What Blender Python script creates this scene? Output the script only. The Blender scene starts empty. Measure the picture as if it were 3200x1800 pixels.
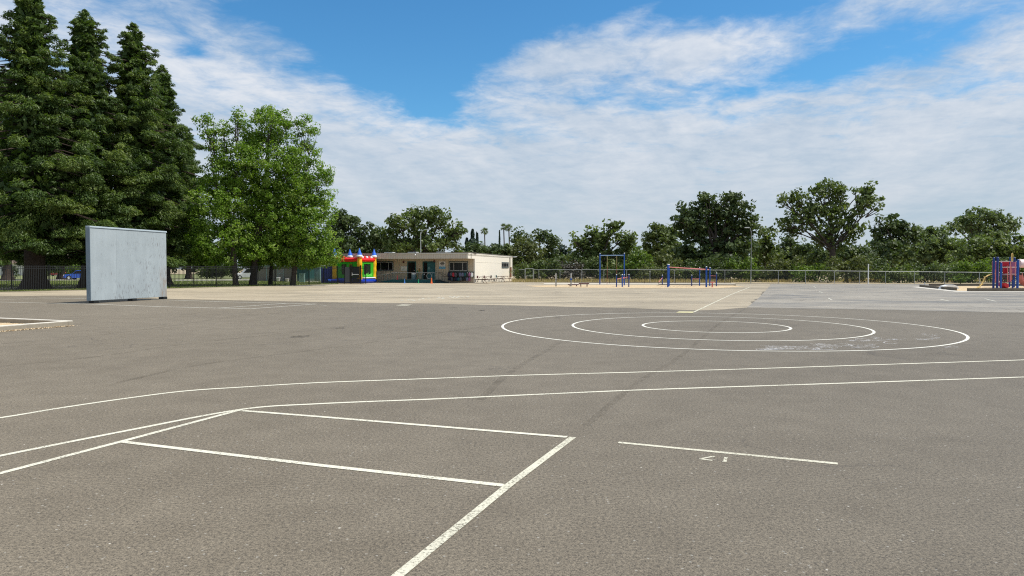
import bpy, math, random
import numpy as np
PI = math.pi
R = math.radians
random.seed(7)
rng = np.random.default_rng(7)
sc = bpy.context.scene
COL = sc.collection

# ---------------------------------------------------------------- camera
H, F, PW, PH, HZ = 1.7, 2195.0, 3200, 1800, 839.0
PITCH = math.atan((900 - HZ) / F)
cd = bpy.data.cameras.new('camera')
cd.sensor_width = 36; cd.lens = F / PW * 36; cd.clip_end = 3000; cd.clip_start = .05
cam = bpy.data.objects.new('camera', cd); COL.objects.link(cam)
cam.location = (0, 0, H); cam.rotation_euler = (PI / 2 - PITCH, 0, 0)
sc.camera = cam

def ray(px, py):
    u, v = (px - 1600) / F, -(py - 900) / F
    c, s = math.cos(PITCH), math.sin(PITCH)
    return np.array([u, c + v * s, -s + v * c])
def G(px, py, z=0.0):
    d = ray(px, py); t = (z - H) / d[2]
    return np.array([d[0] * t, d[1] * t, z])
def at(px, py, Y):
    d = ray(px, py); t = Y / d[1]
    return np.array([d[0] * t, Y, H + d[2] * t])
def dist(py):
    return G(1600, py)[1]

# ---------------------------------------------------------------- materials
def new_mat(name):
    m = bpy.data.materials.new(name); m.use_nodes = True
    nt = m.node_tree
    return m, nt, nt.nodes['Principled BSDF']
def noise(nt, vec, scale, detail=4, rough=.55, dist_=0):
    n = nt.nodes.new('ShaderNodeTexNoise'); n.inputs['Scale'].default_value = scale
    n.inputs['Detail'].default_value = detail; n.inputs['Roughness'].default_value = rough
    n.inputs['Distortion'].default_value = dist_
    nt.links.new(vec, n.inputs['Vector']); return n.outputs['Fac']
def ramp(nt, fac, a, b, lo=0.0, hi=1.0):
    n = nt.nodes.new('ShaderNodeMapRange'); n.inputs[1].default_value = a; n.inputs[2].default_value = b
    n.inputs[3].default_value = lo; n.inputs[4].default_value = hi; n.clamp = True
    nt.links.new(fac, n.inputs[0]); return n.outputs[0]
def mth(nt, op, a, b=None, c=None):
    n = nt.nodes.new('ShaderNodeMath'); n.operation = op
    for i, v in enumerate((a, b, c)):
        if v is None: continue
        if isinstance(v, (int, float)): n.inputs[i].default_value = v
        else: nt.links.new(v, n.inputs[i])
    return n.outputs[0]
def mixc(nt, fac, a, b, blend='MIX'):
    n = nt.nodes.new('ShaderNodeMix'); n.data_type = 'RGBA'; n.blend_type = blend
    if isinstance(fac, (int, float)): n.inputs[0].default_value = fac
    else: nt.links.new(fac, n.inputs[0])
    for i, v in ((6, a), (7, b)):
        if isinstance(v, tuple): n.inputs[i].default_value = (*v, 1) if len(v) == 3 else v
        else: nt.links.new(v, n.inputs[i])
    return n.outputs[2]
def coord(nt, kind='Object'):
    n = nt.nodes.new('ShaderNodeTexCoord'); return n.outputs[kind]
def world_pos(nt):
    return nt.nodes.new('ShaderNodeNewGeometry').outputs['Position']
def scaled(nt, vec, s):
    n = nt.nodes.new('ShaderNodeMapping'); n.inputs['Scale'].default_value = s
    nt.links.new(vec, n.inputs['Vector']); return n.outputs[0]
def bump(nt, b, height, strength=.3, distance=.01):
    n = nt.nodes.new('ShaderNodeBump'); n.inputs['Strength'].default_value = strength
    n.inputs['Distance'].default_value = distance
    nt.links.new(height, n.inputs['Height']); nt.links.new(n.outputs[0], b.inputs['Normal'])

def simple(name, col, rough=.6, var=.18, scale=3.0, metal=0.0, bumpy=0.0, spec=.4, dirt=None):
    m, nt, b = new_mat(name)
    v = coord(nt)
    n1 = noise(nt, v, scale, 5, .6)
    n2 = noise(nt, v, scale * 9, 3, .6)
    f = ramp(nt, mth(nt, 'ADD', mth(nt, 'MULTIPLY', n1, .7), mth(nt, 'MULTIPLY', n2, .3)), .3, .7)
    lo = tuple(c * (1 - var) for c in col); hi = tuple(min(1, c * (1 + var)) for c in col)
    c = mixc(nt, f, lo, hi)
    if dirt:
        c = mixc(nt, ramp(nt, noise(nt, v, dirt[1], 6, .7), .55, .75, 0, dirt[2]), c, dirt[0])
    nt.links.new(c, b.inputs['Base Color'])
    b.inputs['Roughness'].default_value = rough; b.inputs['Metallic'].default_value = metal
    b.inputs['Specular IOR Level'].default_value = spec
    if bumpy: bump(nt, b, n2, bumpy, .01)
    return m

def asphalt(name, dark, light, big, chips=.5, grain=1.0, patch=None, crack=.0):
    m, nt, b = new_mat(name)
    v = world_pos(nt)
    n_big = noise(nt, v, big, 4, .6, .4)
    n_mid = noise(nt, v, 1.7, 5, .65)
    n_f1 = noise(nt, v, 38, 3, .75)
    n_f2 = noise(nt, v, 95, 2, .8)
    f = mth(nt, 'ADD', mth(nt, 'MULTIPLY', n_big, .5), mth(nt, 'MULTIPLY', n_mid, .5))
    c = mixc(nt, ramp(nt, f, .34, .66), dark, light)
    g = mth(nt, 'ADD', mth(nt, 'MULTIPLY', n_f1, .45), mth(nt, 'MULTIPLY', n_f2, .55))
    gm = ramp(nt, g, .36, .64, 1 - .68 * grain, 1 + .50 * grain)
    pit = ramp(nt, noise(nt, v, 30, 4, .7), .29, .40, .25, 1.0) if grain > .9 else 1.0
    gm = mth(nt, 'MULTIPLY', gm, pit)
    vm = nt.nodes.new('ShaderNodeVectorMath'); vm.operation = 'SCALE'
    nt.links.new(c, vm.inputs[0]); nt.links.new(gm, vm.inputs['Scale'])
    c = vm.outputs[0]
    if patch:
        c = mixc(nt, ramp(nt, noise(nt, scaled(nt, v, patch[1]), .5, 6, .7, 1.0), .46, .66, 0, patch[2]), c, patch[0])
    if crack:
        # hairline cracks: cell borders bent by noise, only present in some areas
        nd = nt.nodes.new('ShaderNodeTexNoise'); nd.inputs['Scale'].default_value = .9; nd.inputs['Detail'].default_value = 5; nt.links.new(v, nd.inputs['Vector'])
        va = nt.nodes.new('ShaderNodeVectorMath'); va.operation = 'MULTIPLY_ADD'; nt.links.new(nd.outputs['Color'], va.inputs[0]); va.inputs[1].default_value = (2.2, 2.2, 0); nt.links.new(v, va.inputs[2])
        ce = nt.nodes.new('ShaderNodeTexVoronoi'); ce.feature = 'DISTANCE_TO_EDGE'; ce.inputs['Scale'].default_value = .22; nt.links.new(va.outputs[0], ce.inputs['Vector'])
        cm = mth(nt, 'MULTIPLY', ramp(nt, ce.outputs['Distance'], .002, .006, crack, 0), ramp(nt, noise(nt, v, .16, 3), .5, .58))
        c = mixc(nt, cm, c, (.06, .05, .04))
    # pale stone chips and litter specks
    vo = nt.nodes.new('ShaderNodeTexVoronoi'); vo.inputs['Scale'].default_value = 4.5
    nt.links.new(v, vo.inputs['Vector'])
    spot = ramp(nt, vo.outputs['Distance'], .030, .045, 1, 0)
    sel = nt.nodes.new('ShaderNodeSeparateColor'); nt.links.new(vo.outputs['Color'], sel.inputs[0])
    s2 = mth(nt, 'MULTIPLY', spot, mth(nt, 'GREATER_THAN', sel.outputs[0], 1 - .35 * chips))
    c = mixc(nt, s2, c, (.62, .58, .5))
    vo2 = nt.nodes.new('ShaderNodeTexVoronoi'); vo2.inputs['Scale'].default_value = 30
    nt.links.new(v, vo2.inputs['Vector'])
    sel2 = nt.nodes.new('ShaderNodeSeparateColor'); nt.links.new(vo2.outputs['Color'], sel2.inputs[0])
    c = mixc(nt, mth(nt, 'MULTIPLY', mth(nt, 'GREATER_THAN', sel2.outputs[0], .94),
                     ramp(nt, vo2.outputs['Distance'], .2, .3, .55 * chips, 0)), c, (.42, .4, .35))
    nt.links.new(c, b.inputs['Base Color'])
    b.inputs['Roughness'].default_value = .72; b.inputs['Specular IOR Level'].default_value = .42; b.inputs['Diffuse Roughness'].default_value = .6
    bump(nt, b, g, .9 * grain, .008)
    return m

def paint(name, col, wear, soft=.12, wearscale=30, amax=1.0):
    """road paint: worn through to the asphalt below in small flakes"""
    m, nt, b = new_mat(name)
    v = world_pos(nt)
    n = mth(nt, 'ADD', mth(nt, 'MULTIPLY', noise(nt, v, wearscale * 1.5, 5, .8), .78), mth(nt, 'MULTIPLY', noise(nt, v, 1.3, 3, .6), .22))
    c = mixc(nt, noise(nt, v, 6, 4), tuple(x * .82 for x in col), col)
    c = mixc(nt, ramp(nt, noise(nt, v, 90, 3, .7), .50, .66, 0, .6), c, tuple(x * .55 for x in col))
    nt.links.new(c, b.inputs['Base Color']); b.inputs['Roughness'].default_value = .8
    b.inputs['Specular IOR Level'].default_value = .2
    nt.links.new(ramp(nt, n, wear, wear + soft, 0, amax), b.inputs['Alpha'])
    return m

def leaf_mat(name, dark, mid, light, trans=.3):
    m, nt, b = new_mat(name)
    nt.nodes.remove(b)
    a = nt.nodes.new('ShaderNodeAttribute'); a.attribute_name = 'tint'
    cr = nt.nodes.new('ShaderNodeValToRGB')
    cr.color_ramp.elements[0].color = (*dark, 1); cr.color_ramp.elements[1].color = (*light, 1)
    e = cr.color_ramp.elements.new(.5); e.color = (*mid, 1)
    nt.links.new(a.outputs['Fac'], cr.inputs[0])
    p = nt.nodes.new('ShaderNodeBsdfPrincipled'); p.inputs['Roughness'].default_value = .5
    p.inputs['Specular IOR Level'].default_value = .25
    t = nt.nodes.new('ShaderNodeBsdfTranslucent'); mx = nt.nodes.new('ShaderNodeMixShader')
    mx.inputs[0].default_value = trans
    nt.links.new(cr.outputs[0], p.inputs['Base Color'])
    tc = mixc(nt, 1.0, cr.outputs[0], (1.5, 1.7, .6), 'MULTIPLY')
    nt.links.new(tc, t.inputs[0])
    nt.links.new(p.outputs[0], mx.inputs[1]); nt.links.new(t.outputs[0], mx.inputs[2])
    nt.links.new(mx.outputs[0], nt.nodes['Material Output'].inputs[0])
    return m

M = {}
M['asphalt'] = asphalt('asphalt_new', (.146, .120, .084), (.212, .178, .129), .12, 1.0, 1.2, crack=.4)
M['tan'] = asphalt('asphalt_sandy', (.345, .282, .192), (.47, .395, .275), .22, .5, .5, ((.215, .18, .125), (.25, .9, 1), .9), crack=.8)
M['grey'] = asphalt('asphalt_grey', (.262, .23, .183), (.39, .348, .28), .30, .5, .6, ((.15, .145, .135), (.30, .7, 1), 1.0), crack=.9)
M['paint'] = paint('white_road_paint', (.72, .69, .56), .385, .08)
M['paint_far'] = paint('white_line_paint', (.80, .78, .68), .33, .08)
M['paint_thin'] = paint('faded_road_paint', (.70, .68, .58), .38)
M['paint_faint'] = paint('very_faded_road_paint', (.46, .43, .35), .46)
M['paint_yellow'] = paint('yellow_road_paint', (.66, .61, .36), .36)
M['paint_cream'] = paint('cream_road_paint', (.66, .63, .50), .385, .12)
M['chalk'] = paint('chalk', (.74, .73, .72), .42, .2, 12)
M['seam'] = paint('tar_seam', (.095, .08, .06), .42, .3, 2, .34)
M['stain'] = paint('oil_stain', (.045, .04, .034), .42, .25, 5, .7)
M['lawn'] = simple('lawn_soil', (.17, .19, .07), .95, .35, .5, dirt=((.42, .33, .18), .35, .9))
M['verge'] = simple('dry_verge', (.36, .29, .18), .95, .3, .8, bumpy=.5, dirt=((.16, .15, .07), .5, .8))
M['path'] = simple('path_concrete', (.52, .49, .43), .9, .12, 1.0)
M['chips'] = simple('wood_chips', (.50, .38, .23), .95, .5, 5, bumpy=1.0, dirt=((.26, .17, .09), 2.2, .7))
M['concrete'] = simple('concrete', (.50, .46, .39), .9, .14, 2.5, bumpy=.2, dirt=((.25, .22, .17), 3, .6))
def curb_mat():
    m, nt, b = new_mat('concrete_curb_shaded_sides')
    v = coord(nt); sp_ = nt.nodes.new('ShaderNodeSeparateXYZ'); nt.links.new(v, sp_.inputs[0])
    n = noise(nt, v, 4, 6, .65)
    c = mixc(nt, n, (.52, .48, .40), (.66, .62, .54))
    st = ramp(nt, mth(nt, 'ADD', sp_.outputs[2], mth(nt, 'MULTIPLY', mth(nt, 'SUBTRACT', n, .5), .05)), .125, .148, .85, 0)  # shade of the upright faces put into the colour, darker below the top
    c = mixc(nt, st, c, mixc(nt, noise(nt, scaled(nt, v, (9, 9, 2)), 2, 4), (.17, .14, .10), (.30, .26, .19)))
    nt.links.new(c, b.inputs['Base Color']); b.inputs['Roughness'].default_value = .9
    return m
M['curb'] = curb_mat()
M['darkcurb'] = simple('dark_curb', (.125, .105, .08), .9, .3, 3)
M['bark'] = simple('bark', (.06, .047, .036), .95, .4, 4, bumpy=.8)
M['bark_red'] = simple('redwood_bark', (.05, .034, .026), .95, .4, 4, bumpy=.8)
M['black'] = simple('black_metal', (.012, .013, .013), .45, .3)
M['screen'] = simple('black_screen', (.022, .026, .028), .7, .2)
M['chrome'] = simple('bright_steel', (.75, .76, .76), .3, .05, metal=.6)
M['galv'] = simple('galvanised_steel', (.42, .43, .42), .5, .1, metal=.4)
M['galvlight'] = simple('galvanised_rail', (.55, .56, .54), .5, .08, metal=.3)
M['white'] = simple('white_paint', (.74, .74, .72), .5, .06)
M['blue'] = simple('blue_steel', (.006, .065, .32), .45, .18)
M['bluelight'] = simple('pale_blue_steel', (.16, .26, .42), .45, .1)
M['navy'] = simple('navy_steel', (.006, .035, .19), .45, .2)
M['pink'] = simple('faded_red_steel', (.60, .20, .19), .5, .12)
M['red'] = simple('red_plastic', (.50, .02, .035), .4, .12)
M['maroon'] = simple('maroon_plastic', (.085, .018, .028), .6, .15)
M['plum'] = simple('plum_steel', (.26, .07, .17), .5, .15)
M['yellow_pl'] = simple('faded_yellow_plastic', (.62, .44, .15), .5, .15)
M['whitepink'] = simple('faded_pink_plastic', (.76, .62, .60), .5, .08)
M['teal'] = simple('teal_paint', (.012, .095, .10), .55, .2)
M['teal_lt'] = simple('pale_teal_paint', (.22, .36, .34), .6, .12)
M['tealrail'] = simple('faded_teal_rail', (.11, .17, .17), .55, .12)
M['glass'] = simple('dark_glass', (.012, .013, .016), .2, .3, .6, spec=.25)
M['dark'] = simple('dark_interior', (.008, .008, .009), .9, .2)
M['alu'] = simple('window_frame', (.50, .50, .48), .45, .06, metal=.2)
M['trim'] = simple('dark_teal_trim', (.018, .045, .05), .6, .15)
M['wood'] = simple('table_wood', (.12, .07, .05), .8, .25)
M['rust'] = simple('rusty_brown', (.20, .10, .055), .8, .3)
M['signblue'] = simple('sign_blue', (.10, .36, .58), .5, .05)
M['signink'] = simple('sign_ink', (.05, .05, .06), .6, .05)
M['signgrey'] = simple('sign_grey_ink', (.32, .42, .40), .6, .05)
M['signwhite'] = simple('sign_white', (.66, .65, .62), .5, .04)
M['orange'] = simple('orange_plastic', (.85, .16, .03), .45, .08)
M['pinkred'] = simple('pink_red_plastic', (.80, .10, .10), .45, .08)
M['brown_pl'] = simple('faded_orange_plastic', (.45, .16, .06), .5, .08)
M['greenc'] = simple('green_plastic', (.02, .30, .12), .45, .08)
M['bluec'] = simple('sky_blue_plastic', (.10, .27, .70), .45, .08)
M['roof'] = simple('roof_membrane', (.14, .13, .11), .9, .2)
M['steelgrey'] = simple('lamp_post_grey', (.22, .23, .23), .5, .08, metal=.3)
M['rope'] = simple('rope_red', (.28, .09, .06), .9, .2)
M['ropey'] = simple('rope_yellow', (.52, .44, .22), .9, .2)
M['tyre'] = simple('tyre', (.02, .02, .02), .8, .1)
M['carblue'] = simple('car_blue', (.02, .10, .52), .25, .05, spec=.8)
M['carwhite'] = simple('car_white', (.72, .73, .74), .25, .05, spec=.8)
M['carred'] = simple('car_red', (.35, .03, .035), .25, .05, spec=.8)
M['house'] = simple('house_white', (.68, .64, .60), .8, .06)
M['tile'] = simple('roof_tile', (.20, .14, .11), .9, .2, 6)
M['sheet_metal'] = simple('corrugated_grey', (.30, .28, .26), .6, .15)
for nm, c in (('b_red', (.75, .012, .012)), ('b_yel', (.85, .46, .01)), ('b_grn', (.03, .36, .02)), ('b_blu', (.015, .06, .52)),
              ('b_cone', (.04, .16, .72)), ('b_lime', (.16, .62, .08)), ('b_wht', (.78, .80, .80)), ('b_org', (.75, .15, .02)), ('b_dkb', (.006, .02, .20))):
    M[nm] = simple('vinyl_' + nm, c, .35, .06, 1.5, spec=.5)

def siding(name, col, groove):
    m, nt, b = new_mat(name)
    v = coord(nt)
    s = nt.nodes.new('ShaderNodeSeparateXYZ'); nt.links.new(v, s.inputs[0])
    t = mth(nt, 'FRACT', mth(nt, 'MULTIPLY', mth(nt, 'ADD', s.outputs[0], s.outputs[1]), 1 / .305))
    g = ramp(nt, mth(nt, 'ABSOLUTE', mth(nt, 'SUBTRACT', t, .5)), .44, .47, 1, 0)
    n = noise(nt, scaled(nt, v, (2, 2, .5)), 1.5, 5, .6)
    c = mixc(nt, n, tuple(x * .88 for x in col), col)
    c = mixc(nt, ramp(nt, g, 0, 1, groove, 0), c, tuple(x * .4 for x in col))
    # splash dirt near the foot
    z = ramp(nt, mth(nt, 'ADD', s.outputs[2], mth(nt, 'MULTIPLY', n, .6)), .35, .75, .35, 0)
    c = mixc(nt, z, c, (.30, .25, .18))
    nt.links.new(c, b.inputs['Base Color']); b.inputs['Roughness'].default_value = .8
    b.inputs['Specular IOR Level'].default_value = .2
    bump(nt, b, g, .6, .012)
    return m
M['siding'] = siding('cream_siding', (.82, .76, .64), .45)
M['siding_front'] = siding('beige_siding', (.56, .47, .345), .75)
M['fascia'] = siding('grey_beige_fascia', (.56, .50, .41), .65)
M['panelboard'] = siding('brown_board_siding', (.25, .22, .19), .8)
M['corr_teal'] = siding('teal_corrugated', (.02, .095, .09), .9)
M['corr_tealp'] = siding('pale_teal_corrugated', (.20, .33, .32), .9)

def plywood():
    m, nt, b = new_mat('weathered_grey_plywood')
    v = coord(nt)
    col = (.37, .415, .43)
    n1 = noise(nt, scaled(nt, v, (1, 1, .35)), 2.2, 6, .65)
    c = mixc(nt, ramp(nt, n1, .3, .7), tuple(x * .86 for x in col), tuple(x * 1.06 for x in col))
    n_g = noise(nt, scaled(nt, v, (22, 22, 1.6)), 2.0, 4, .6)
    c = mixc(nt, ramp(nt, n_g, .35, .65, .16, 0), c, (.24, .28, .30))
    # vertical checks in the ply: thin, dark, denser near the foot and towards the far end
    sx = nt.nodes.new('ShaderNodeSeparateXYZ'); nt.links.new(v, sx.inputs[0])
    n_c = noise(nt, scaled(nt, v, (30, 30, 3.2)), 1.0, 3, .55)
    n_w = noise(nt, v, .9, 3, .6)
    low = ramp(nt, sx.outputs[2], 0.0, 3.4, .05, -.01)
    low2 = ramp(nt, sx.outputs[0], 0.0, 5.0, -.03, .045)
    thr = mth(nt, 'ADD', n_c, mth(nt, 'ADD', mth(nt, 'ADD', low, low2), mth(nt, 'MULTIPLY', mth(nt, 'SUBTRACT', n_w, .5), .35)))
    c = mixc(nt, ramp(nt, thr, .655, .69, 0, .8), c, (.15, .14, .14))
    jt = ramp(nt, mth(nt, 'ABSOLUTE', mth(nt, 'SUBTRACT', sx.outputs[0], 1.62)), .006, .012, .45, 0)
    c = mixc(nt, jt, c, (.16, .18, .19))
    c = mixc(nt, mth(nt, 'MULTIPLY', mth(nt, 'GREATER_THAN', sx.outputs[0], 1.62), .10), c, (.22, .26, .28))
    # brown rust run near the far edge
    st = mth(nt, 'MULTIPLY', ramp(nt, sx.outputs[0], 4.55, 4.75, 0, 1), ramp(nt, sx.outputs[2], 1.9, 1.2, 0, 1))
    st = mth(nt, 'MULTIPLY', st, ramp(nt, noise(nt, scaled(nt, v, (8, 8, 1.2)), 1.5, 5, .7), .42, .6))
    c = mixc(nt, mth(nt, 'MULTIPLY', st, .6), c, (.28, .19, .12))
    nt.links.new(c, b.inputs['Base Color']); b.inputs['Roughness'].default_value = .75
    b.inputs['Specular IOR Level'].default_value = .2
    bump(nt, b, n_c, .25, .006)
    return m
M['ply'] = plywood()
M['plytrim'] = simple('grey_trim', (.42, .49, .53), .6, .08)

def link_mesh():
    m, nt, b = new_mat('chain_link_wire')
    v = world_pos(nt)
    s = nt.nodes.new('ShaderNodeSeparateXYZ'); nt.links.new(v, s.inputs[0])
    k = 1 / .06
    def line(a):
        fr = mth(nt, 'FRACT', mth(nt, 'MULTIPLY', a, k))
        return mth(nt, 'LESS_THAN', mth(nt, 'ABSOLUTE', mth(nt, 'SUBTRACT', fr, .5)), .036)
    l = mth(nt, 'MAXIMUM', line(mth(nt, 'ADD', s.outputs[0], s.outputs[2])), line(mth(nt, 'SUBTRACT', s.outputs[0], s.outputs[2])))
    nt.links.new(l, b.inputs['Alpha'])
    b.inputs['Base Color'].default_value = (.12, .125, .12, 1); b.inputs['Roughness'].default_value = .5
    return m
M['wire'] = link_mesh()
def net_mat():
    m, nt, b = new_mat('black_netting')
    b.inputs['Base Color'].default_value = (.015, .015, .015, 1)
    v = world_pos(nt)
    s = nt.nodes.new('ShaderNodeSeparateXYZ'); nt.links.new(v, s.inputs[0])
    def line(a):
        fr = mth(nt, 'FRACT', mth(nt, 'MULTIPLY', a, 25))
        return mth(nt, 'LESS_THAN', fr, .52)
    nt.links.new(mth(nt, 'MAXIMUM', line(mth(nt, 'ADD', s.outputs[0], s.outputs[1])), line(s.outputs[2])), b.inputs['Alpha'])
    return m
M['net'] = net_mat()

# leaf materials (linear albedo; distance haze put into the far oaks' lighter greens)
M['redwood'] = leaf_mat('redwood_leaf', (.028, .055, .014), (.072, .116, .026), (.17, .215, .055), .3)
M['broad'] = leaf_mat('broad_leaf', (.07, .135, .012), (.14, .23, .024), (.33, .41, .12), .42)
M['oak'] = leaf_mat('oak_leaf', (.055, .080, .023), (.10, .137, .040), (.18, .215, .07), .3)
M['oak_dark'] = leaf_mat('dark_oak_leaf', (0.036, 0.058, 0.02), (0.066, 0.096, 0.032), (0.12, 0.15, 0.05), 0.25)
M['oak_pale'] = leaf_mat('pale_oak_leaf', (0.085, 0.118, 0.046), (0.13, 0.17, 0.07), (0.19, 0.23, 0.1), 0.3)
M['olive'] = leaf_mat('olive_leaf', (0.07, 0.085, 0.03), (0.105, 0.125, 0.042), (0.155, 0.17, 0.065), 0.28)
M['bright'] = leaf_mat('bright_leaf', (.06, .10, .015), (.10, .16, .022), (.17, .23, .04), .32)
M['greybrush'] = leaf_mat('grey_brush', (.055, .05, .04), (.085, .078, .062), (.13, .12, .10), .1)
M['conifer'] = leaf_mat('far_conifer_leaf', (.018, .038, .026), (.03, .055, .036), (.05, .08, .05), .12)
M['straw'] = leaf_mat('straw', (.22, .16, .08), (.36, .28, .15), (.52, .42, .25), .3)
M['grass'] = leaf_mat('grass_blade', (.08, .12, .03), (.14, .18, .045), (.27, .28, .11), .3)

# ---------------------------------------------------------------- object helpers
def tag(o, label=None, cat=None, group=None, kind=None):
    if label: o['label'] = label
    if cat: o['category'] = cat
    if group: o['group'] = group
    if kind: o['kind'] = kind
    return o
def thing(name, label, cat, loc=(0, 0, 0), rz=0.0, group=None):
    o = bpy.data.objects.new(name, None); COL.objects.link(o)
    o.location = [float(c) for c in loc]; o.rotation_euler = (0, 0, rz); o.empty_display_size = .3
    return tag(o, label, cat, group)
def root_loc(p):
    while p.parent: p = p.parent
    return np.array(p.location)
class MB:
    def __init__(s): s.v = []; s.f = []; s.sm = []
    def add(s, vs, fs, smooth=False):
        k = len(s.v); s.v += [tuple(map(float, p)) for p in vs]; s.f += [tuple(i + k for i in f) for f in fs]
        s.sm += [smooth] * len(fs); return s
    def box(s, c, d, rz=0.0):
        cs, sn = math.cos(rz), math.sin(rz); vs = []
        for z in (-1, 1):
            for x, y in ((-1, -1), (1, -1), (1, 1), (-1, 1)):
                a, b_ = x * d[0] / 2, y * d[1] / 2
                vs.append((c[0] + a * cs - b_ * sn, c[1] + a * sn + b_ * cs, c[2] + z * d[2] / 2))
        return s.add(vs, [(3, 2, 1, 0), (4, 5, 6, 7), (0, 1, 5, 4), (1, 2, 6, 5), (2, 3, 7, 6), (3, 0, 4, 7)])
    def bb(s, a, b):
        return s.box([(a[i] + b[i]) / 2 for i in range(3)], [abs(b[i] - a[i]) for i in range(3)])
    def bar(s, p, q, w, h):
        """rectangular bar from p to q"""
        p, q = np.array(p, float), np.array(q, float); d = q - p; d /= np.linalg.norm(d)
        up = np.array([0, 0, 1.]) if abs(d[2]) < .95 else np.array([0, 1., 0])
        a = np.cross(d, up); a /= np.linalg.norm(a); b = np.cross(a, d)
        vs = [e + a * i * w / 2 + b * j * h / 2 for e in (p, q) for i, j in ((-1, -1), (1, -1), (1, 1), (-1, 1))]
        return s.add(vs, [(3, 2, 1, 0), (4, 5, 6, 7), (0, 1, 5, 4), (1, 2, 6, 5), (2, 3, 7, 6), (3, 0, 4, 7)])
    def tube(s, pts, rad, n=8, caps=True):
        pts = [np.array(p, float) for p in pts]
        if not hasattr(rad, '__len__'): rad = [rad] * len(pts)
        vs = []; up = np.array([0, 0, 1.]); 
        d0 = pts[1] - pts[0]; d0 /= np.linalg.norm(d0)
        a = np.cross(d0, up if abs(d0[2]) < .9 else np.array([1., 0, 0])); a /= np.linalg.norm(a)
        for i, p in enumerate(pts):
            d = (pts[min(i + 1, len(pts) - 1)] - pts[max(i - 1, 0)]); d = d / (np.linalg.norm(d) + 1e-9)
            a = a - d * np.dot(a, d); a /= np.linalg.norm(a); b = np.cross(d, a)
            for k in range(n):
                t = 2 * PI * k / n; vs.append(p + (a * math.cos(t) + b * math.sin(t)) * rad[i])
        fs = [(i * n + k, i * n + (k + 1) % n, (i + 1) * n + (k + 1) % n, (i + 1) * n + k) for i in range(len(pts) - 1) for k in range(n)]
        if caps:
            fs += [tuple(reversed(range(n))), tuple((len(pts) - 1) * n + k for k in range(n))]
        return s.add(vs, fs, True)
    def lathe(s, c, prof, n=16):
        """prof: list of (r, z) from the bottom up"""
        vs = []; fs = []
        for r, z in prof:
            for k in range(n):
                t = 2 * PI * k / n; vs.append((c[0] + r * math.cos(t), c[1] + r * math.sin(t), c[2] + z))
        for i in range(len(prof) - 1):
            for k in range(n):
                fs.append((i * n + k, i * n + (k + 1) % n, (i + 1) * n + (k + 1) % n, (i + 1) * n + k))
        fs += [tuple(reversed(range(n))), tuple((len(prof) - 1) * n + k for k in range(n))]
        return s.add(vs, fs, True)
    def prism(s, poly, z0, z1):
        n = len(poly)
        vs = [(p[0], p[1], z0) for p in poly] + [(p[0], p[1], z1) for p in poly]
        return s.add(vs, [tuple(reversed(range(n))), tuple(range(n, 2 * n))] + [(i, (i + 1) % n, n + (i + 1) % n, n + i) for i in range(n)])
    def extrude_y(s, poly, y0, y1):
        n = len(poly)
        vs = [(p[0], y0, p[1]) for p in poly] + [(p[0], y1, p[1]) for p in poly]
        return s.add(vs, [tuple(range(n)), tuple(reversed(range(n, 2 * n)))] + [((i + 1) % n, i, n + i, n + (i + 1) % n) for i in range(n)])
    def quad(s, a, b, c, d): return s.add([a, b, c, d], [(0, 1, 2, 3)])
    def build(s, name, mat, parent=None, world=False, bevel=0):
        me = bpy.data.meshes.new(name)
        vs = s.v
        if world and parent is not None:
            l = root_loc(parent); vs = [(v[0] - l[0], v[1] - l[1], v[2] - l[2]) for v in vs]
        me.from_pydata(vs, [], s.f); me.materials.append(mat)
        me.polygons.foreach_set('use_smooth', s.sm); me.update()
        o = bpy.data.objects.new(name, me); COL.objects.link(o)
        if parent is not None: o.parent = parent
        if bevel:
            b = o.modifiers.new('bevel', 'BEVEL'); b.width = bevel; b.segments = 2; b.limit_method = 'ANGLE'
        if any(s.sm):
            try: me.set_sharp_from_angle(angle=R(40))
            except Exception: pass
        return o
def copy_tree(o, parent=None):
    c = o.copy(); COL.objects.link(c)
    if parent is not None: c.parent = parent
    for ch in [x for x in bpy.data.objects if x.parent == o]: copy_tree(ch, c)
    return c
def nonplanar(me_name, V, mat, tint, parent=None, loc=None):
    """mesh of loose quads: V is (N,4,3)"""
    n = len(V); me = bpy.data.meshes.new(me_name)
    V = V.astype(np.float32)
    if loc is not None: V = V - np.array(loc, np.float32)
    me.vertices.add(n * 4); me.vertices.foreach_set('co', V.reshape(-1))
    me.loops.add(n * 4); me.loops.foreach_set('vertex_index', np.arange(n * 4, dtype=np.int32))
    me.polygons.add(n); me.polygons.foreach_set('loop_start', np.arange(0, n * 4, 4, dtype=np.int32))
    me.polygons.foreach_set('loop_total', np.full(n, 4, np.int32))
    a = me.attributes.new('tint', 'FLOAT', 'FACE'); a.data.foreach_set('value', np.clip(tint, 0, 1).astype(np.float32))
    me.materials.append(mat); me.update(); me.validate()
    o = bpy.data.objects.new(me_name, me); COL.objects.link(o)
    if parent is not None: o.parent = parent
    return o
def nrm(a): return a / (np.linalg.norm(a, axis=-1, keepdims=True) + 1e-9)
def leaves(P, N, T, L, W):
    """rhombic leaves at P with normal N, roughly along T"""
    T = nrm(T - N * (T * N).sum(-1, keepdims=True)); B = np.cross(N, T)
    L = np.asarray(L)[:, None]; W = np.asarray(W)[:, None]
    return np.stack([P - T * L, P - B * W + T * L * .1, P + T * L, P + B * W + T * L * .1], 1)

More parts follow.
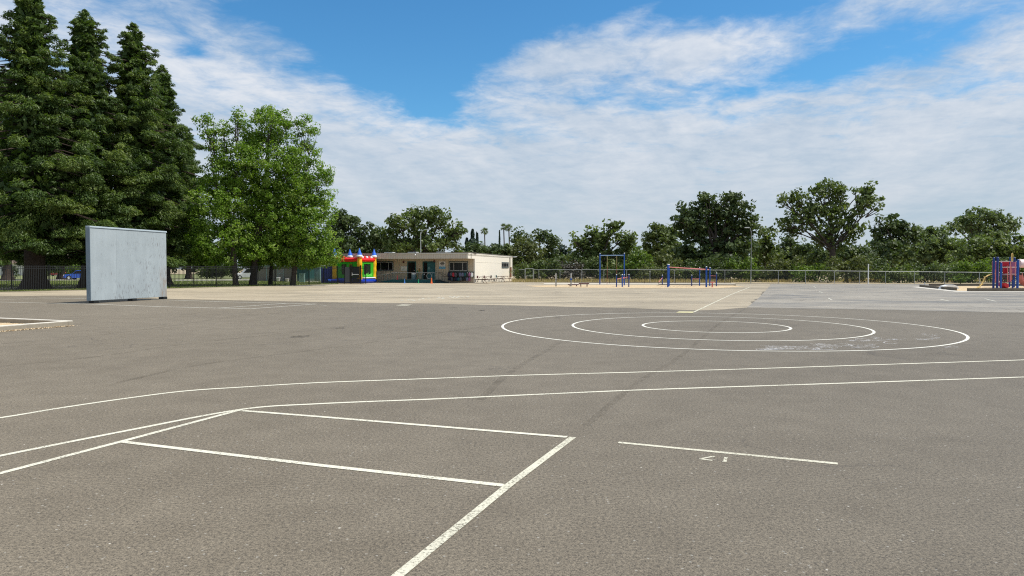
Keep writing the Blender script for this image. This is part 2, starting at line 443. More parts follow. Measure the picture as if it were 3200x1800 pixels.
def blob_foliage(blobs, per_m2, size, sub=.55, hole=.0, flat=.75, aspect=.6):
    """blobs: (centre, radii). sub-clumps of leaves spread through each blob's outer volume"""
    out, tint = [], []
    for c, r in blobs:
        c, r = np.array(c, float), np.array(r, float)
        area = 4 * PI * ((r[0] * r[1]) ** 1.6 / 3 + (r[0] * r[2]) ** 1.6 / 3 + (r[1] * r[2]) ** 1.6 / 3) ** (1 / 1.6)
        ncl = max(6, int(area / (sub * sub * 2.6)))
        d = nrm(rng.normal(size=(ncl, 3)))
        rr = rng.uniform(.12, 1.0, (ncl, 1)) ** .55
        cc = c + d * r * rr + rng.normal(size=(ncl, 3)) * sub * .3
        nl = max(8, int(area * per_m2 / ncl))
        ct = rng.normal(.45, .16, ncl)
        sr = sub * rng.uniform(.6, 1.25, ncl)
        idx = np.repeat(np.arange(ncl), nl)
        q = rng.normal(size=(len(idx), 3)); q = nrm(q) * rng.uniform(.25, 1.0, (len(idx), 1)) ** .5
        P = cc[idx] + q * sr[idx, None] * np.array([1, 1, flat])
        N = nrm(.55 * q + .35 * d[idx] + rng.normal(size=P.shape) * .55 + np.array([0, 0, .35]))
        s_ = size * rng.uniform(.6, 1.3, len(idx))
        out.append(leaves(P, N, rng.normal(size=P.shape), s_, s_ * aspect))
        tint.append(ct[idx] + rng.normal(0, .17, len(idx)))
    return np.concatenate(out), np.concatenate(tint)

def limb(mb, p, q, r0, r1, bend=.12, n=7):
    p, q = np.array(p, float), np.array(q, float); L = np.linalg.norm(q - p); k = 5
    off = np.array([random.uniform(-1, 1), random.uniform(-1, 1), random.uniform(-.2, .6)]) * L * bend
    pts = [p + (q - p) * t + off * math.sin(PI * t) for t in np.linspace(0, 1, k)]
    mb.tube(pts, list(np.linspace(r0, r1, k)), n, caps=False)

def tree(name, label, base, blobs, mat, trunk_r, cat='tree', group=None, per=26, size=.2, sub=.6, bark='bark', limbk=1.0, fork_z=.35, flat=.75, aspect=.6):
    base = np.array(base, float)
    t = thing(name, label, cat, base, group=group)
    mb = MB()
    top = max(c[2] for c, r in blobs); fz = base[2] + (top - base[2]) * fork_z
    cx = np.mean([c[0] for c, r in blobs]); cy = np.mean([c[1] for c, r in blobs])
    fork = np.array([base[0] * .7 + cx * .3, base[1] * .7 + cy * .3, fz])
    mb.tube([base + (0, 0, -.3), base + (0, 0, .15), base * .8 + fork * .2, base * .4 + fork * .6, fork],
            [trunk_r * 1.6, trunk_r * 1.2, trunk_r, trunk_r * .9, trunk_r * .8], 10)
    for c, r in blobs:
        c = np.array(c)
        limb(mb, fork - (0, 0, random.uniform(0, .2) * (fz - base[2])), c, trunk_r * .42 * limbk, trunk_r * .1)
        for _ in range(4):
            e = c + nrm(rng.normal(size=3)) * np.array(r) * .85
            limb(mb, c * .75 + fork * .25, e, trunk_r * .18, trunk_r * .04, .1, 5)
    mb.build('trunk', M[bark], t, world=True)
    V, ti = blob_foliage(blobs, per, size, sub, flat=flat, aspect=aspect)
    nonplanar('crown', V, M[mat], ti, t, base)
    return t

def px_blobs(Y, lst, depth=.9, jitter=.25):
    """lst of (px, py, rx, ry) in photograph pixels turned into real ellipsoids at depth Y"""
    out = []
    for i, (x, y, rx, ry) in enumerate(lst):
        a, b = rx / F * Y, ry / F * Y
        c = at(x, y, Y); c[1] += random.uniform(-jitter, jitter) * a * 2
        out.append((c, (a, a * depth, b)))
    return out

def redwood(px, base_py, top_py, rmax, label, dens=1.0, Y=None, lowz=3.0, seed=0, name='redwood_tree', nbr=230, tr=.55):
    g = np.random.default_rng(seed)
    if Y is None: Y = dist(base_py)
    b = at(px, base_py, Y); b[2] = 0.0
    hgt = at(px, top_py, Y)[2]
    t = thing(name, label, 'tree', b, group='tall redwoods behind the black fence')
    mb = MB()
    mb.lathe((b[0], b[1], 0), [(tr * 2.1, -.2), (tr * 1.5, .25), (tr * 1.12, .9), (tr, 2), (tr * .8, hgt * .4), (tr * .35, hgt * .8), (.04, hgt * .99)], 12)
    Vs, Ts = [], []
    ph = g.uniform(0, 6.28, 6)
    def prof(h): return rmax * np.minimum(1, 1.13 * (1 - h) ** .62) + .02
    for i in range(nbr):
        u = (i + g.uniform(0, 1)) / nbr
        z = lowz + (hgt - lowz) * (1 - (1 - u) ** 1.35)
        h = (z - lowz) / (hgt - lowz)
        az = g.uniform(0, 2 * PI)
        lump = 1 + .16 * math.sin(2 * az + ph[0] + z * .55) + .12 * math.sin(3 * az + ph[1] - z * .9)
        w = (.13 + .74 * (1 - h) ** .75) * g.uniform(.75, 1.3)
        L = max(.1, float(prof(h)) * lump * g.uniform(.42, 1.1) ** .8 - w * .45)
        droop = -.08 - .16 * (1 - h) + .4 * max(0, h - .75)
        d = np.array([math.cos(az), math.sin(az), 0]); o = np.array([b[0], b[1], z])
        tip = o + d * L + np.array([0, 0, droop * L])
        if L > .8: mb.tube([o, o * .5 + tip * .5 + (0, 0, .06 * L), tip], [.085 * (1 - h) + .02, .05, .015], 5, caps=False)
        side = np.array([-d[1], d[0], 0]); ct = g.normal(.45, .17)
        for k in range(4):
            off = (d * g.uniform(-.9, .7) + side * g.normal() * .75 + np.array([0, 0, g.uniform(-.35, .3)])) * w if k else np.zeros(3)
            ww = w * (.95 if k == 0 else g.uniform(.45, .7)); pc = tip + off
            n = int(215 * dens * (ww / .6) ** 2)
            q = nrm(g.normal(size=(n, 3))) * (g.uniform(.25, 1, (n, 1)) ** .45)
            P = pc + q * np.array([ww * 1.1, ww * 1.1, ww * .62]); P[:, 2] -= (np.linalg.norm(q[:, :2], axis=1) ** 2) * ww * .4
            N = nrm(q * .75 + g.normal(size=(n, 3)) * .42 + np.array([0, 0, .45]))
            T = nrm(d * .6 + q * np.array([1, 1, .1]) + g.normal(size=(n, 3)) * .4 + np.array([0, 0, -.3]))
            sz = g.uniform(.075, .175, n)
            Vs.append(leaves(P, N, T, sz, sz * .29))
            Ts.append(np.full(n, ct) + g.normal(0, .15, n) + .12 * (q[:, 2] > .35))  # lit tops put into the tint: upper leaves of each clump lighter
    n = 6500; u = g.random(n) ** 1.25; z = lowz + 1 + (hgt - lowz - 2) * u; az = g.uniform(0, 2 * PI, n); h = (z - lowz) / (hgt - lowz)
    rr = .1 + prof(h) * g.uniform(.04, .46, n); P = np.stack([b[0] + rr * np.cos(az), b[1] + rr * np.sin(az), z], 1)
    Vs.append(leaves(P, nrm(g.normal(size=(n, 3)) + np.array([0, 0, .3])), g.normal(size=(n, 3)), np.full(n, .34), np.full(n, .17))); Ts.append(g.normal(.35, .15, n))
    mb.build('trunk', M['bark_red'], t, world=True)
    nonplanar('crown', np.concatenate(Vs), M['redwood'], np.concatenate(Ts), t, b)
    return t

# ---------------------------------------------------------------- the ground
def sheet(name, poly, z, mat, kind='structure', parent=None):
    me = bpy.data.meshes.new(name)
    me.from_pydata([(p[0], p[1], z) for p in poly], [], [tuple(range(len(poly)))]); me.materials.append(mat)
    o = bpy.data.objects.new(name, me); COL.objects.link(o)
    if parent is not None: o.parent = parent
    else: o['kind'] = kind
    return o
def rough_line(a, b, step=.6, amp=.12):
    a, b = np.array(a[:2]), np.array(b[:2]); L = np.linalg.norm(b - a); n = max(2, int(L / step))
    nn = np.array([-(b - a)[1], (b - a)[0]]) / L
    out = []; w = 0
    for i in range(n):
        w = w * .7 + random.uniform(-1, 1) * amp
        out.append(a + (b - a) * i / n + nn * (w if i else 0))
    return out
def rough_poly(pts, amps):
    out = []
    for i, p in enumerate(pts):
        q = pts[(i + 1) % len(pts)]
        out += rough_line(p, q, .6, amps[i]) if amps[i] else [np.array(p[:2])]
    return out
sheet('ground', [(-900, -60), (900, -60), (900, 1500), (-900, 1500)], -.02, M['verge'])
yard = [(-60, -12), (60, -12), (62, 60), (55, 79.5), G(2900, 887)[:2], G(2500, 886.2)[:2], G(2280, 885)[:2], G(1950, 883)[:2], G(1620, 880.5)[:2],
        G(1600, 880)[:2], (-2, 95), (-24, 95), G(1143, 887)[:2], G(1054, 887.6)[:2], G(860, 892.5)[:2], G(700, 896)[:2], G(529, 900.5)[:2], G(260, 905.5)[:2], G(30, 911)[:2], G(-400, 921)[:2], (-60, 30)]
sheet('asphalt_yard', yard, 0.0, M['asphalt'])
b1 = [G(-500, 929), G(0, 925.5), G(300, 924), G(530, 934), G(740, 938.5), G(900, 942), G(1060, 945), G(1280, 947.5), G(1440, 951), G(1650, 956), G(2000, 964), G(2190, 970), G(2280, 965), G(2335, 961)]
b2 = [G(2372, 930), G(2400, 900), G(2411, 887.5)]
top = [G(2280, 886.5), G(1950, 884.5), G(1620, 882), G(1600, 882), (-2, 90), (-20, 90), G(1143, 888), G(1054, 888.6), G(860, 893.5), G(700, 897), G(529, 902), G(260, 907), G(30, 913), G(-500, 921)]
pts = b1 + b2 + top
sheet('sandy_asphalt', rough_poly(pts, [.12] * (len(b1) + len(b2) - 1) + [0] * (len(top) + 1)), .002, M['tan'])
g1 = [G(2335, 961), G(2450, 963), G(2700, 967), G(2900, 971), G(3200, 977), G(3500, 983), (60, 60), (54, 78), G(2900, 888), G(2500, 887.3), G(2411, 887.5), G(2400, 900), G(2372, 930)]
sheet('grey_asphalt', rough_poly(g1, [.08] * 5 + [0] * 8), .0032, M['grey'])
# lawn and park to the left of the black fence
sheet('lawn', [G(-400, 920.4)[:2], G(30, 910.6)[:2], G(260, 905.1)[:2], G(529, 900.1)[:2], G(700, 895.6)[:2], G(860, 892.1)[:2], G(1054, 887.2)[:2],
               (-24, 95), (-30, 130), (-60, 200), (-190, 230), (-190, 40)], -.006, M['lawn'])
for nm, pl in (('path', [(-400, 878.5), (0, 877.2), (260, 875.6), (260, 874.2), (0, 875.6), (-400, 876.5)]),
               ('path', [(548, 877.0), (790, 876.2), (1010, 882.5), (1010, 880.5), (800, 873.8), (548, 875.0)])):
    sheet(nm, [G(*p)[:2] for p in pl], .03, M['path'])
# sunlit dry dirt beside the fence foot and grey gravel edge
sheet('dirt_strip', rough_poly([G(-300, 916), G(30, 907.5), G(260, 902.5), G(430, 899), G(430, 894), G(260, 889), G(30, 893), G(-300, 900)], [.3] * 8), .004, M['verge'])

def catmull(P, n=10):
    P = [np.array(p[:2], float) for p in P]; P = [2 * P[0] - P[1]] + P + [2 * P[-1] - P[-2]]; out = []
    for i in range(1, len(P) - 2):
        for k in range(n):
            t = k / n; a, b, c, d = P[i - 1], P[i], P[i + 1], P[i + 2]
            out.append(.5 * ((2 * b) + (-a + c) * t + (2 * a - 5 * b + 4 * c - d) * t * t + (-a + 3 * b - 3 * c + d) * t ** 3))
    out.append(P[-2]); return out
def strip(name, pts, w, mat, z=.008, smooth=False, closed=False, kind='structure', mb=None):
    P = catmull(pts) if smooth else [np.array(p[:2], float) for p in pts]
    own = mb is None
    if own: mb = MB()
    n = len(P); vs = []
    for i in range(n):
        a = P[(i - 1) % n] if (closed or i > 0) else P[i]; b = P[(i + 1) % n] if (closed or i < n - 1) else P[i]
        d = (b - a) / (np.linalg.norm(b - a) + 1e-9); nn = np.array([-d[1], d[0]]) * w / 2
        vs += [(*(P[i] - nn), z), (*(P[i] + nn), z)]
    fs = [(2 * i, 2 * ((i + 1) % n), 2 * ((i + 1) % n) + 1, 2 * i + 1) for i in range(n if closed else n - 1)]
    mb.add(vs, fs)
    if own:
        o = mb.build(name, mat); o['kind'] = kind; return o
def gp(*l): return [G(x, y) for x, y in l]
LW = .07
cx, cy = 5.616 * 1.0625, 19.412 * 1.0625
for k, r in enumerate((2.083, 4.166, 6.249)):
    strip('painted_circle', [(cx + r * math.cos(t), cy + r * math.sin(t)) for t in np.linspace(0, 2 * PI, 97)[:-1]], LW, M['paint_far'], .003, closed=True)
lines = [('A', gp((-300, 1346), (0, 1306), (194, 1274.5), (400, 1244.5), (582, 1222), (776, 1209), (1000, 1196), (1300, 1185), (1615, 1173.5), (2000, 1163), (2358, 1152.5), (2800, 1138), (3200, 1125), (3500, 1114)), 1),
         ('B', gp((-300, 1487), (0, 1425), (388, 1348), (757, 1279.5), (1000, 1262), (1366, 1247), (1700, 1232), (2028, 1218), (2600, 1199), (3200, 1178.5), (3500, 1168)), 1),
         ('C', gp((-300, 1563), (0, 1480), (377, 1381), (752, 1281)), 0)]
for _, p, sm in lines: strip('painted_line', p, LW, M['paint'], .003 if _ != 'C' else .0036, smooth=bool(sm))
strip('painted_line', gp((757, 1284), (1000, 1303), (1772, 1366.5)), LW, M['paint'], .0042)
strip('painted_line', gp((385, 1381.5), (1000, 1455), (1574, 1518)), LW, M['paint'], .0042)
strip('painted_line', gp((1790, 1367), (1590, 1517), (1244, 1800), (1050, 1970)), LW, M['paint_cream'], .0048)
strip('painted_line', gp((1932, 1383), (2618, 1449.5)), .062, M['paint_cream'], .003)
nb = MB()
for a in (((2232, 1426.5), (2187, 1435)), ((2187, 1435), (2226, 1439.5)), ((2268.5, 1431), (2265, 1442.5))):
    strip('', gp(*a), .028, None, .003, mb=nb)
for a in (((2261, 1429.6), (2276, 1430.8)), ((2257, 1442.6), (2272, 1444.2))):
    strip('', gp(*a), .016, None, .0034, mb=nb)
o = nb.build('painted_number', M['paint_cream']); o['kind'] = 'structure'
for p, m, w, z in ((gp((-200, 939), (0, 944), (235, 949.5), (300, 951), (500, 958.5), (683, 963), (785, 965)), 'paint_far', .085, .004),
                (gp((785, 965), (987, 950.3)), 'paint_far', .085, .0046), (gp((683, 963), (895, 948)), 'paint_far', .085, .0046),
                (gp((135, 931.5), (280, 933.7), (528, 938), (720, 944), (895, 948), (990, 950.5)), 'paint_far', .085, .0052),
                (gp((-100, 943), (0, 937.8), (135, 931.5)), 'paint_thin', .07, .009), (gp((-100, 946), (0, 940.5), (170, 932.5)), 'paint_faint', .07, .0105),
                (gp((990, 950.5), (1240, 955), (1500, 961), (1700, 966), (2110, 976.5)), 'paint_faint', .06, .0095),
                (gp((2168, 976), (2288, 919.5), (2342, 898)), 'paint_cream', .09, .0095),
                (gp((2297, 907.5), (2318, 907.5)), 'paint_thin', .07, .010), (gp((2222, 934.6), (2250, 936)), 'paint_thin', .07, .010),
                (gp((2270, 899), (2310, 893)), 'paint_cream', .1, .010), (gp((1575, 923), (1606, 923)), 'paint_thin', .10, .009),
                (gp((1020, 955), (1000, 953.5)), 'paint_thin', .07, .009),
                (gp((2543, 896), (2550, 899)), 'paint_thin', .08, .010), (gp((2560, 911.5), (2570, 915)), 'paint_thin', .08, .010),
                (gp((2588, 932), (2599, 937.5)), 'paint_thin', .08, .010), (gp((2610, 950.5), (2668, 951.5)), 'paint_thin', .07, .010),
                (gp((2938, 935.5), (2966, 941.5)), 'paint_thin', .08, .010), (gp((2944, 943), (2962, 943.5)), 'paint_faint', .08, .012),
                (gp((3078, 934), (3112, 942.5)), 'paint_thin', .08, .010), (gp((3020, 953), (3042, 957.5)), 'paint_faint', .08, .010),
                (gp((1838, 903.5), (1857, 903.5)), 'paint_faint', .1, .010)):
    strip('painted_line', p, w, M[m], z)
for q, m in ((((2112, 977.8), (2122, 974.2), (2168, 974.6), (2166, 978.6)), 'paint_yellow'), (((1236, 955.4), (1257, 952.6), (1289, 953.2), (1271, 956.2)), 'paint_cream')):
    o = sheet('painted_base_plate', [G(*p)[:2] for p in q], .013, M[m])
dots = MB()
for x, y in ((1257, 938.5), (1276, 937), (1285, 938), (1293, 939), (1311, 938), (1322, 934), (1340, 932.3), (1368, 935), (1372, 930.3), (1384, 933.5), (1384, 929.5), (1407, 927.5), (1415, 931), (1419, 927.2), (1433, 927.4), (1444, 928.5), (1461, 927.7), (1428, 930)):
    p = G(x, y); n = 9
    dots.prism([(p[0] + .10 * math.cos(2 * PI * k / n), p[1] + .26 * math.sin(2 * PI * k / n)) for k in range(n)], .0085, .0105)
o = dots.build('painted_dots', M['paint_thin']); o['kind'] = 'structure'
# chalk scribbles inside the big circle
ch = MB(); cr = random.Random(4)
def scrib(x0, x1, y0, y1, n, amp, k=7, w=.016):
    for _ in range(n):
        x, y = cr.uniform(x0, x1), y0 + (y1 - y0) * cr.random(); P = []
        a = cr.uniform(0, 6.28)
        for j in range(k):
            P.append(G(x, min(max(y, y0), y1))); x += cr.uniform(-1, 1) * amp; y += cr.uniform(-1, 1) * amp * .09
        strip('', P, w * cr.uniform(.6, 1.5), None, .0036 + cr.random() * .002, smooth=True, mb=ch)
scrib(2385, 2560, 1081, 1093, 34, 28); scrib(2540, 2740, 1074, 1089, 26, 24); scrib(2655, 2745, 1057, 1067, 22, 14)
scrib(2715, 2745, 1053, 1057, 4, 10); scrib(2775, 2815, 1059.5, 1062, 9, 8, w=.03); scrib(2860, 2930, 1055, 1064, 13, 13)
scrib(2885, 2925, 1043, 1053, 9, 10); scrib(2930, 2995, 1081, 1086, 8, 12); scrib(2395, 2450, 1088, 1094, 14, 12, w=.03)
strip('', [G(2784 + 22 * math.cos(t), 1071 + 4 * math.sin(t)) for t in np.linspace(.5, 5.4, 14)], .03, None, .006, mb=ch)
o = ch.build('chalk_scribbles', M['chalk']); o['kind'] = 'structure'
for p, w in ((gp((0, 1075), (291, 1049), (524, 1020), (728, 991), (1000, 968)), .14), (gp((0, 1145), (291, 1116), (582, 1075), (873, 1043), (1106, 1017), (1223, 1003), (1500, 980)), .12),
             (gp((330, 1205), (582, 1148), (757, 1122), (990, 1093), (1223, 1061), (1456, 1029), (1700, 996), (1900, 975)), .12), (gp((1830, 1330), (2000, 1190), (2130, 1110), (2250, 1010), (2330, 965)), .10),
             (gp((540, 990), (760, 977), (1000, 962)), .1), (gp((2545, 893), (2580, 925), (2610, 952)), .12), (gp((2880, 915), (2960, 940), (3060, 962)), .15), (gp((1500, 1250), (1600, 1160), (1750, 1070)), .12),
             (gp((2340, 961), (2375, 930), (2400, 900), (2412, 888)), .2)):
    strip('asphalt_seam', p, w, M['seam'], .0014 if w < .19 else .0012, smooth=True)
def stain(x, y, a, b):
    p = G(x, y); a = a / F * p[1]; b_ = b
    pl = []
    for k in range(26):
        t = 2 * PI * k / 26; s = random.uniform(.6, 1.15); pl.append((p[0] + a * s * math.cos(t), p[1] + b_ * s * math.sin(t)))
    sheet('stain', pl, .0018, M['stain'])
for s in ((940, 1052, 34, .38), (1062, 1026, 20, .3), (1745, 994, 12, .25), (1418, 960, 14, .3), (1508, 971, 12, .25), (1468, 942, 8, .3), (1505, 970, 10, .3)): stain(*s)

# ---------------------------------------------------------------- handball wall
wl, wr = G(284, 948.5), G(522, 934.5)
wd = (wr - wl)[:2]; WL = float(np.linalg.norm(wd)); wang = math.atan2(wd[1], wd[0])
hw = thing('handball_wall', 'tall free-standing pale grey plywood handball wall with dark vertical cracks', 'wall', wl, wang)
WH = at(284, 705.5, wl[1])[2]
MB().bb((0, 0, .13), (WL, .19, WH - .08)).build('panel', M['ply'], hw, bevel=.012)
MB().bb((-.03, -.03, WH - .08), (WL + .03, .22, WH)).build('top_cap', M['plytrim'], hw, bevel=.01)
MB().bb((-.03, -.028, .13), (-.002, .218, WH - .082)).build('end_board', simple('end_board_grey', (.20, .25, .28), .7, .1), hw)
for xx in (.12, WL * .5, WL - .35):
    MB().bb((xx, -.06, 0), (xx + .3, .25, .128)).build('foot', M['black'], hw)
# ---------------------------------------------------------------- planter (left)
pc = G(228, 1018.5); u1 = np.array([-.926, .378]); u2 = np.array([-.36, -.933])
pl = thing('sand_pit', 'low concrete curb corner of a pit filled with pale wood chips', 'sand pit', pc)
def obar(mb, p, q, w, z0, z1):
    p, q = np.array(p[:2]), np.array(q[:2]); d = (q - p) / np.linalg.norm(q - p); n = np.array([-d[1], d[0]]) * w
    mb.prism([p, q, q + n, p + n], z0, z1)
a0 = pc[:2]; a1 = a0 + u1 * 7; a2 = a0 + u2 * 7
nn1 = u2 / np.linalg.norm(u2); nn2 = u1
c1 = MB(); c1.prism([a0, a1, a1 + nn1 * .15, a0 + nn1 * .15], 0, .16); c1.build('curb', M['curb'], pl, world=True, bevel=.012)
b0 = a0 + nn1 * .152
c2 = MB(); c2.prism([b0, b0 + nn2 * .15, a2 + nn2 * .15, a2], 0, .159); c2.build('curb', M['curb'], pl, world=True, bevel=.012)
fv = []; fq = MB(); gx = 36
for i in range(gx):
    for j in range(gx):
        p = a0 + nn1 * .152 + nn2 * .152 + nn2 * (i / (gx - 1) * 6.8) + nn1 * (j / (gx - 1) * 6.8)
        fv.append((p[0], p[1], .015 + .09 * max(0, math.sin(i * .33 - .6) * math.sin(j * .25 + .4)) * min(1, i / 6) * min(1, j / 6) + random.uniform(0, .02)))
fq.add(fv, [(i * gx + j, (i + 1) * gx + j, (i + 1) * gx + j + 1, i * gx + j + 1) for i in range(gx - 1) for j in range(gx - 1)], True)
fq.build('chip_fill', M['chips'], pl, world=True)
def chip_scatter(name, poly_fn, n, size, mat, label, zr=(.0, .02), parent=None, loc=None):
    P = np.array([poly_fn() for _ in range(n)]); P[:, 2] += rng.uniform(*zr, n)
    N = nrm(rng.normal(size=P.shape) * .5 + np.array([0, 0, 1])); s = size * rng.uniform(.5, 1.4, n)
    V = leaves(P, N, rng.normal(size=P.shape), s, s * .45)
    o = nonplanar(name, V, mat, rng.uniform(0, 1, n), parent, loc)
    if parent is None: tag(o, label, 'ground cover', kind='stuff')
    return o
def along_front():
    t = random.random() ** .8; p = a0 + u2 * t * 5 - nn2 * abs(random.gauss(0, .09)); return (p[0], p[1], .008)
def in_pit():
    p = a0 + nn1 * random.uniform(.3, 6) + nn2 * random.uniform(.3, 6); return (p[0], p[1], .02)
M['chipleaf'] = leaf_mat('chip', (.38, .26, .14), (.60, .46, .29), (.80, .68, .48), .0)
chip_scatter('spilled_chips', along_front, 1500, .022, M['chipleaf'], 'pale wood chips spilled along the foot of the concrete curb')
chip_scatter('chip_pile', in_pit, 7000, .02, M['chipleaf'], '', (0, .03), pl, pc)

# ---------------------------------------------------------------- black iron fence
fl_px = [(-330, 919), (-90, 913.5), (37, 910), (154, 907.3), (260, 905), (352, 903.2), (440, 901.6), (529, 900), (606, 898.3), (676, 896.7), (741, 894.9), (803, 893.4), (860, 892), (914, 890.6), (966, 889.4), (1011, 888.2), (1055, 887.2), (1077, 886.8)]
fp = [G(*p) for p in fl_px]; FH = 1.93
ife = thing('iron_fence', 'long black iron picket fence between the yard and the tree-shaded lawn', 'fence', fp[0])
def picket_panel(p, q, parent, Hh=FH, sp=.115, name='picket_panel', r=.0125, mat='black', z0=.1, second=True):
    mb = MB(); p, q = np.array(p, float), np.array(q, float); L = np.linalg.norm(q - p)
    for z in ((z0, Hh - .05) + ((Hh - .22,) if second else ())):
        mb.bar(p + (0, 0, z), q + (0, 0, z), .03, .04)
    n = int(L / sp)
    for i in range(1, n):
        c = p + (q - p) * i / n; mb.box((c[0], c[1], (z0 + Hh) / 2), (r * 2, r * 2, Hh - z0 - .01), math.atan2(q[1] - p[1], q[0] - p[0]))
    return mb.build(name, M[mat], parent, world=True)
def post(p, Hh, w, parent, mat='black', name='post', cap=True):
    mb = MB(); mb.box((p[0], p[1], Hh / 2), (w, w, Hh))
    if cap: mb.box((p[0], p[1], Hh + .012), (w * 1.35, w * 1.35, .024))
    return mb.build(name, M[mat], parent, world=True)
for i, p in enumerate(fp):
    post(p, FH + .04, .075, ife)
    if i < len(fp) - 1: picket_panel(p, fp[i + 1], ife)
# gate with push bar and dark privacy screens, by the bounce house
ga, gb, gc, gd = G(1077, 886.8), G(1097, 886.6), G(1127, 886.6), G(1143, 886.6)
gt = thing('fence_gate', 'black screened gate with a silver push bar beside the bounce house', 'gate', gb)
sc1 = MB(); sc1.bar(ga + (.05, 0, 1.0), gb + (-.08, 0, 1.0), .03, 1.72); sc1.build('side_screen', M['screen'], gt, world=True)
gf = MB(); gl = gb + (.1, 0, 0); gr = gc + (-.1, 0, 0)
for z in (.12, .62, 1.0, FH - .04): gf.bar(gl + (0, 0, z), gr + (0, 0, z), .05, .06)
gf.bar(gl + (0, 0, .1), gl + (0, 0, FH), .06, .06); gf.bar(gr + (0, 0, .1), gr + (0, 0, FH), .06, .06)
gf.build('gate_frame', M['black'], gt, world=True)
gs = MB(); gs.bar((gl + gr) / 2 * 0 + gl + (.05, .02, .37), gr + (-.05, .02, .37), .01, .42); gs.bar(gl + (.05, .02, .81), gr + (-.05, .02, .81), .01, .3); gs.bar(gl + (.05, .02, 1.46), gr + (-.05, .02, 1.46), .01, .82)
gs.build('gate_screen', M['screen'], gt, world=True)
pb = MB(); z = at(1110, 857.5, gl[1])[2]
pb.bar((gl[0] + .05, gl[1] - .06, z), (gl[0] + .78, gl[1] - .06, z), .05, .07); pb.bar((gl[0] + .04, gl[1] - .06, z - .16), (gl[0] + .04, gl[1] - .06, z + .2), .05, .06)
pb.build('push_bar', M['chrome'], gt, world=True)
for p in (gb, gc): post(p, FH + .1, .13, gt)
post(gd, FH + .04, .09, gt); picket_panel(gc, gd, gt, sp=.1)

# ---------------------------------------------------------------- bounce house
bc = G(1124, 885.5)
BS = 3.27; bang = R(18.7)
bh = thing('bounce_house', 'inflatable castle bounce house with blue cones, red beams and yellow towers', 'bounce house', bc)
# corners: near n, right r, back b, left l
n_ = bc[:2]; e1 = np.array([-math.cos(bang), math.sin(bang)]); e2 = np.array([math.sin(bang), math.cos(bang)])
cn = {'n': n_, 'l': n_ + e1 * BS, 'r': n_ + e2 * BS, 'b': n_ + e1 * BS + e2 * BS}
zb = .52; zt = 2.42; zr_ = 2.92
def zof(py, c): return at(1124, py, c[1])[2]
mb = MB()
mb.prism([cn['n'], cn['r'], cn['b'], cn['l']], .05, zb - .1)
mb.build('floor_mattress', M['b_lime'], bh, world=True)
for a, b_ in (('n', 'l'), ('n', 'r'), ('r', 'b'), ('l', 'b')):
    A, B = cn[a], cn[b_]; d = (B - A) / np.linalg.norm(B - A)
    q = MB(); q.tube([(*(A - d * .25), .30), (*(A - d * .1), .30), (*(B + d * .1), .30), (*(B + d * .25), .30)], [.2, .30, .30, .2], 14); q.build('base_tube', M['b_blu'], bh, world=True)
    # top beam, sagging up towards the tower ends
    pts = [(*(A + (B - A) * t), 2.68 + .14 * (abs(t - .5) * 2) ** 3 * (1 if (a, b_) != ('n', 'r') else .3)) for t in np.linspace(0, 1, 9)]
    q = MB(); q.tube(pts, .24, 14); q.build('top_beam', M['b_red'], bh, world=True)
    # wall of the side: green frame around a netting window
    nn = np.array([-d[1], d[0]])
    g = MB(); L = BS
    lo, hi, wlo, whi = .5, 2.5, 1.0, 2.2
    def wb(s0, s1, z0, z1, m=g, th=.16):
        P, Q = A + d * s0, A + d * s1
        m.prism([P - nn * th / 2, Q - nn * th / 2, Q + nn * th / 2, P + nn * th / 2], z0, z1)
    wb(.2, .85, lo, hi); wb(L - .9, L - .2, lo, hi); wb(.852, L - .902, whi, hi); wb(.852, L - .902, lo, wlo)
    g.build('side_wall', M['b_grn'], bh, world=True, bevel=.04)
    w = MB(); P, Q = A + d * .86, A + d * (L - .91); w.quad((*P, wlo), (*Q, wlo), (*Q, whi), (*P, whi)); w.build('net_window', M['net'], bh, world=True)
for k in 'nrbl':
    c = cn[k]
    q = MB(); q.lathe((c[0], c[1], 0), [(.27, .35)] + [(.29 + .02 * math.sin(i * 1.6), .5 + i * .2) for i in range(12)] + [(.26, 2.95)], 16)
    q.build('tower', M['b_yel'], bh, world=True)
    q = MB(); q.lathe((c[0], c[1], 2.84), [(.2, 0), (.31, .04), (.33, .11), (.30, .19), (.2, .22)], 16); q.build('tower_collar', M['b_org'], bh, world=True)
    q = MB(); q.lathe((c[0], c[1], 3.0), [(.2, 0), (.33, .03), (.36, .11), (.34, .2), (.27, .26)], 16); q.build('cone_rim', M['b_wht'], bh, world=True)
    q = MB(); q.lathe((c[0], c[1], 3.2), [(.30, 0), (.24, .2), (.15, .45), (.06, .70), (.012, .84)], 16); q.build('cone_roof', M['b_cone'], bh, world=True)
for k in range(5):
    p = cn['n'] + (cn['r'] - cn['n']) * (.2 + .15 * k)
    q = MB(); q.lathe((p[0], p[1], 2.86), [(.08, 0), (.16, .06), (.17, .14), (.1, .23), (.02, .26)], 10); q.build('roof_ball', M['b_red'] if k % 2 else M['b_wht'], bh, world=True)
q = MB()   # red hip of the roof rising to the left tower
pa = cn['l']; 
q.tube([(*(cn['l'] * .97 + cn['n'] * .03), 3.0), (*(cn['l'] * .8 + cn['n'] * .2), 3.08), (*(cn['l'] * .5 + cn['n'] * .5), 2.86)], [.20, .2, .1], 12); q.build('roof_ridge', M['b_red'], bh, world=True)
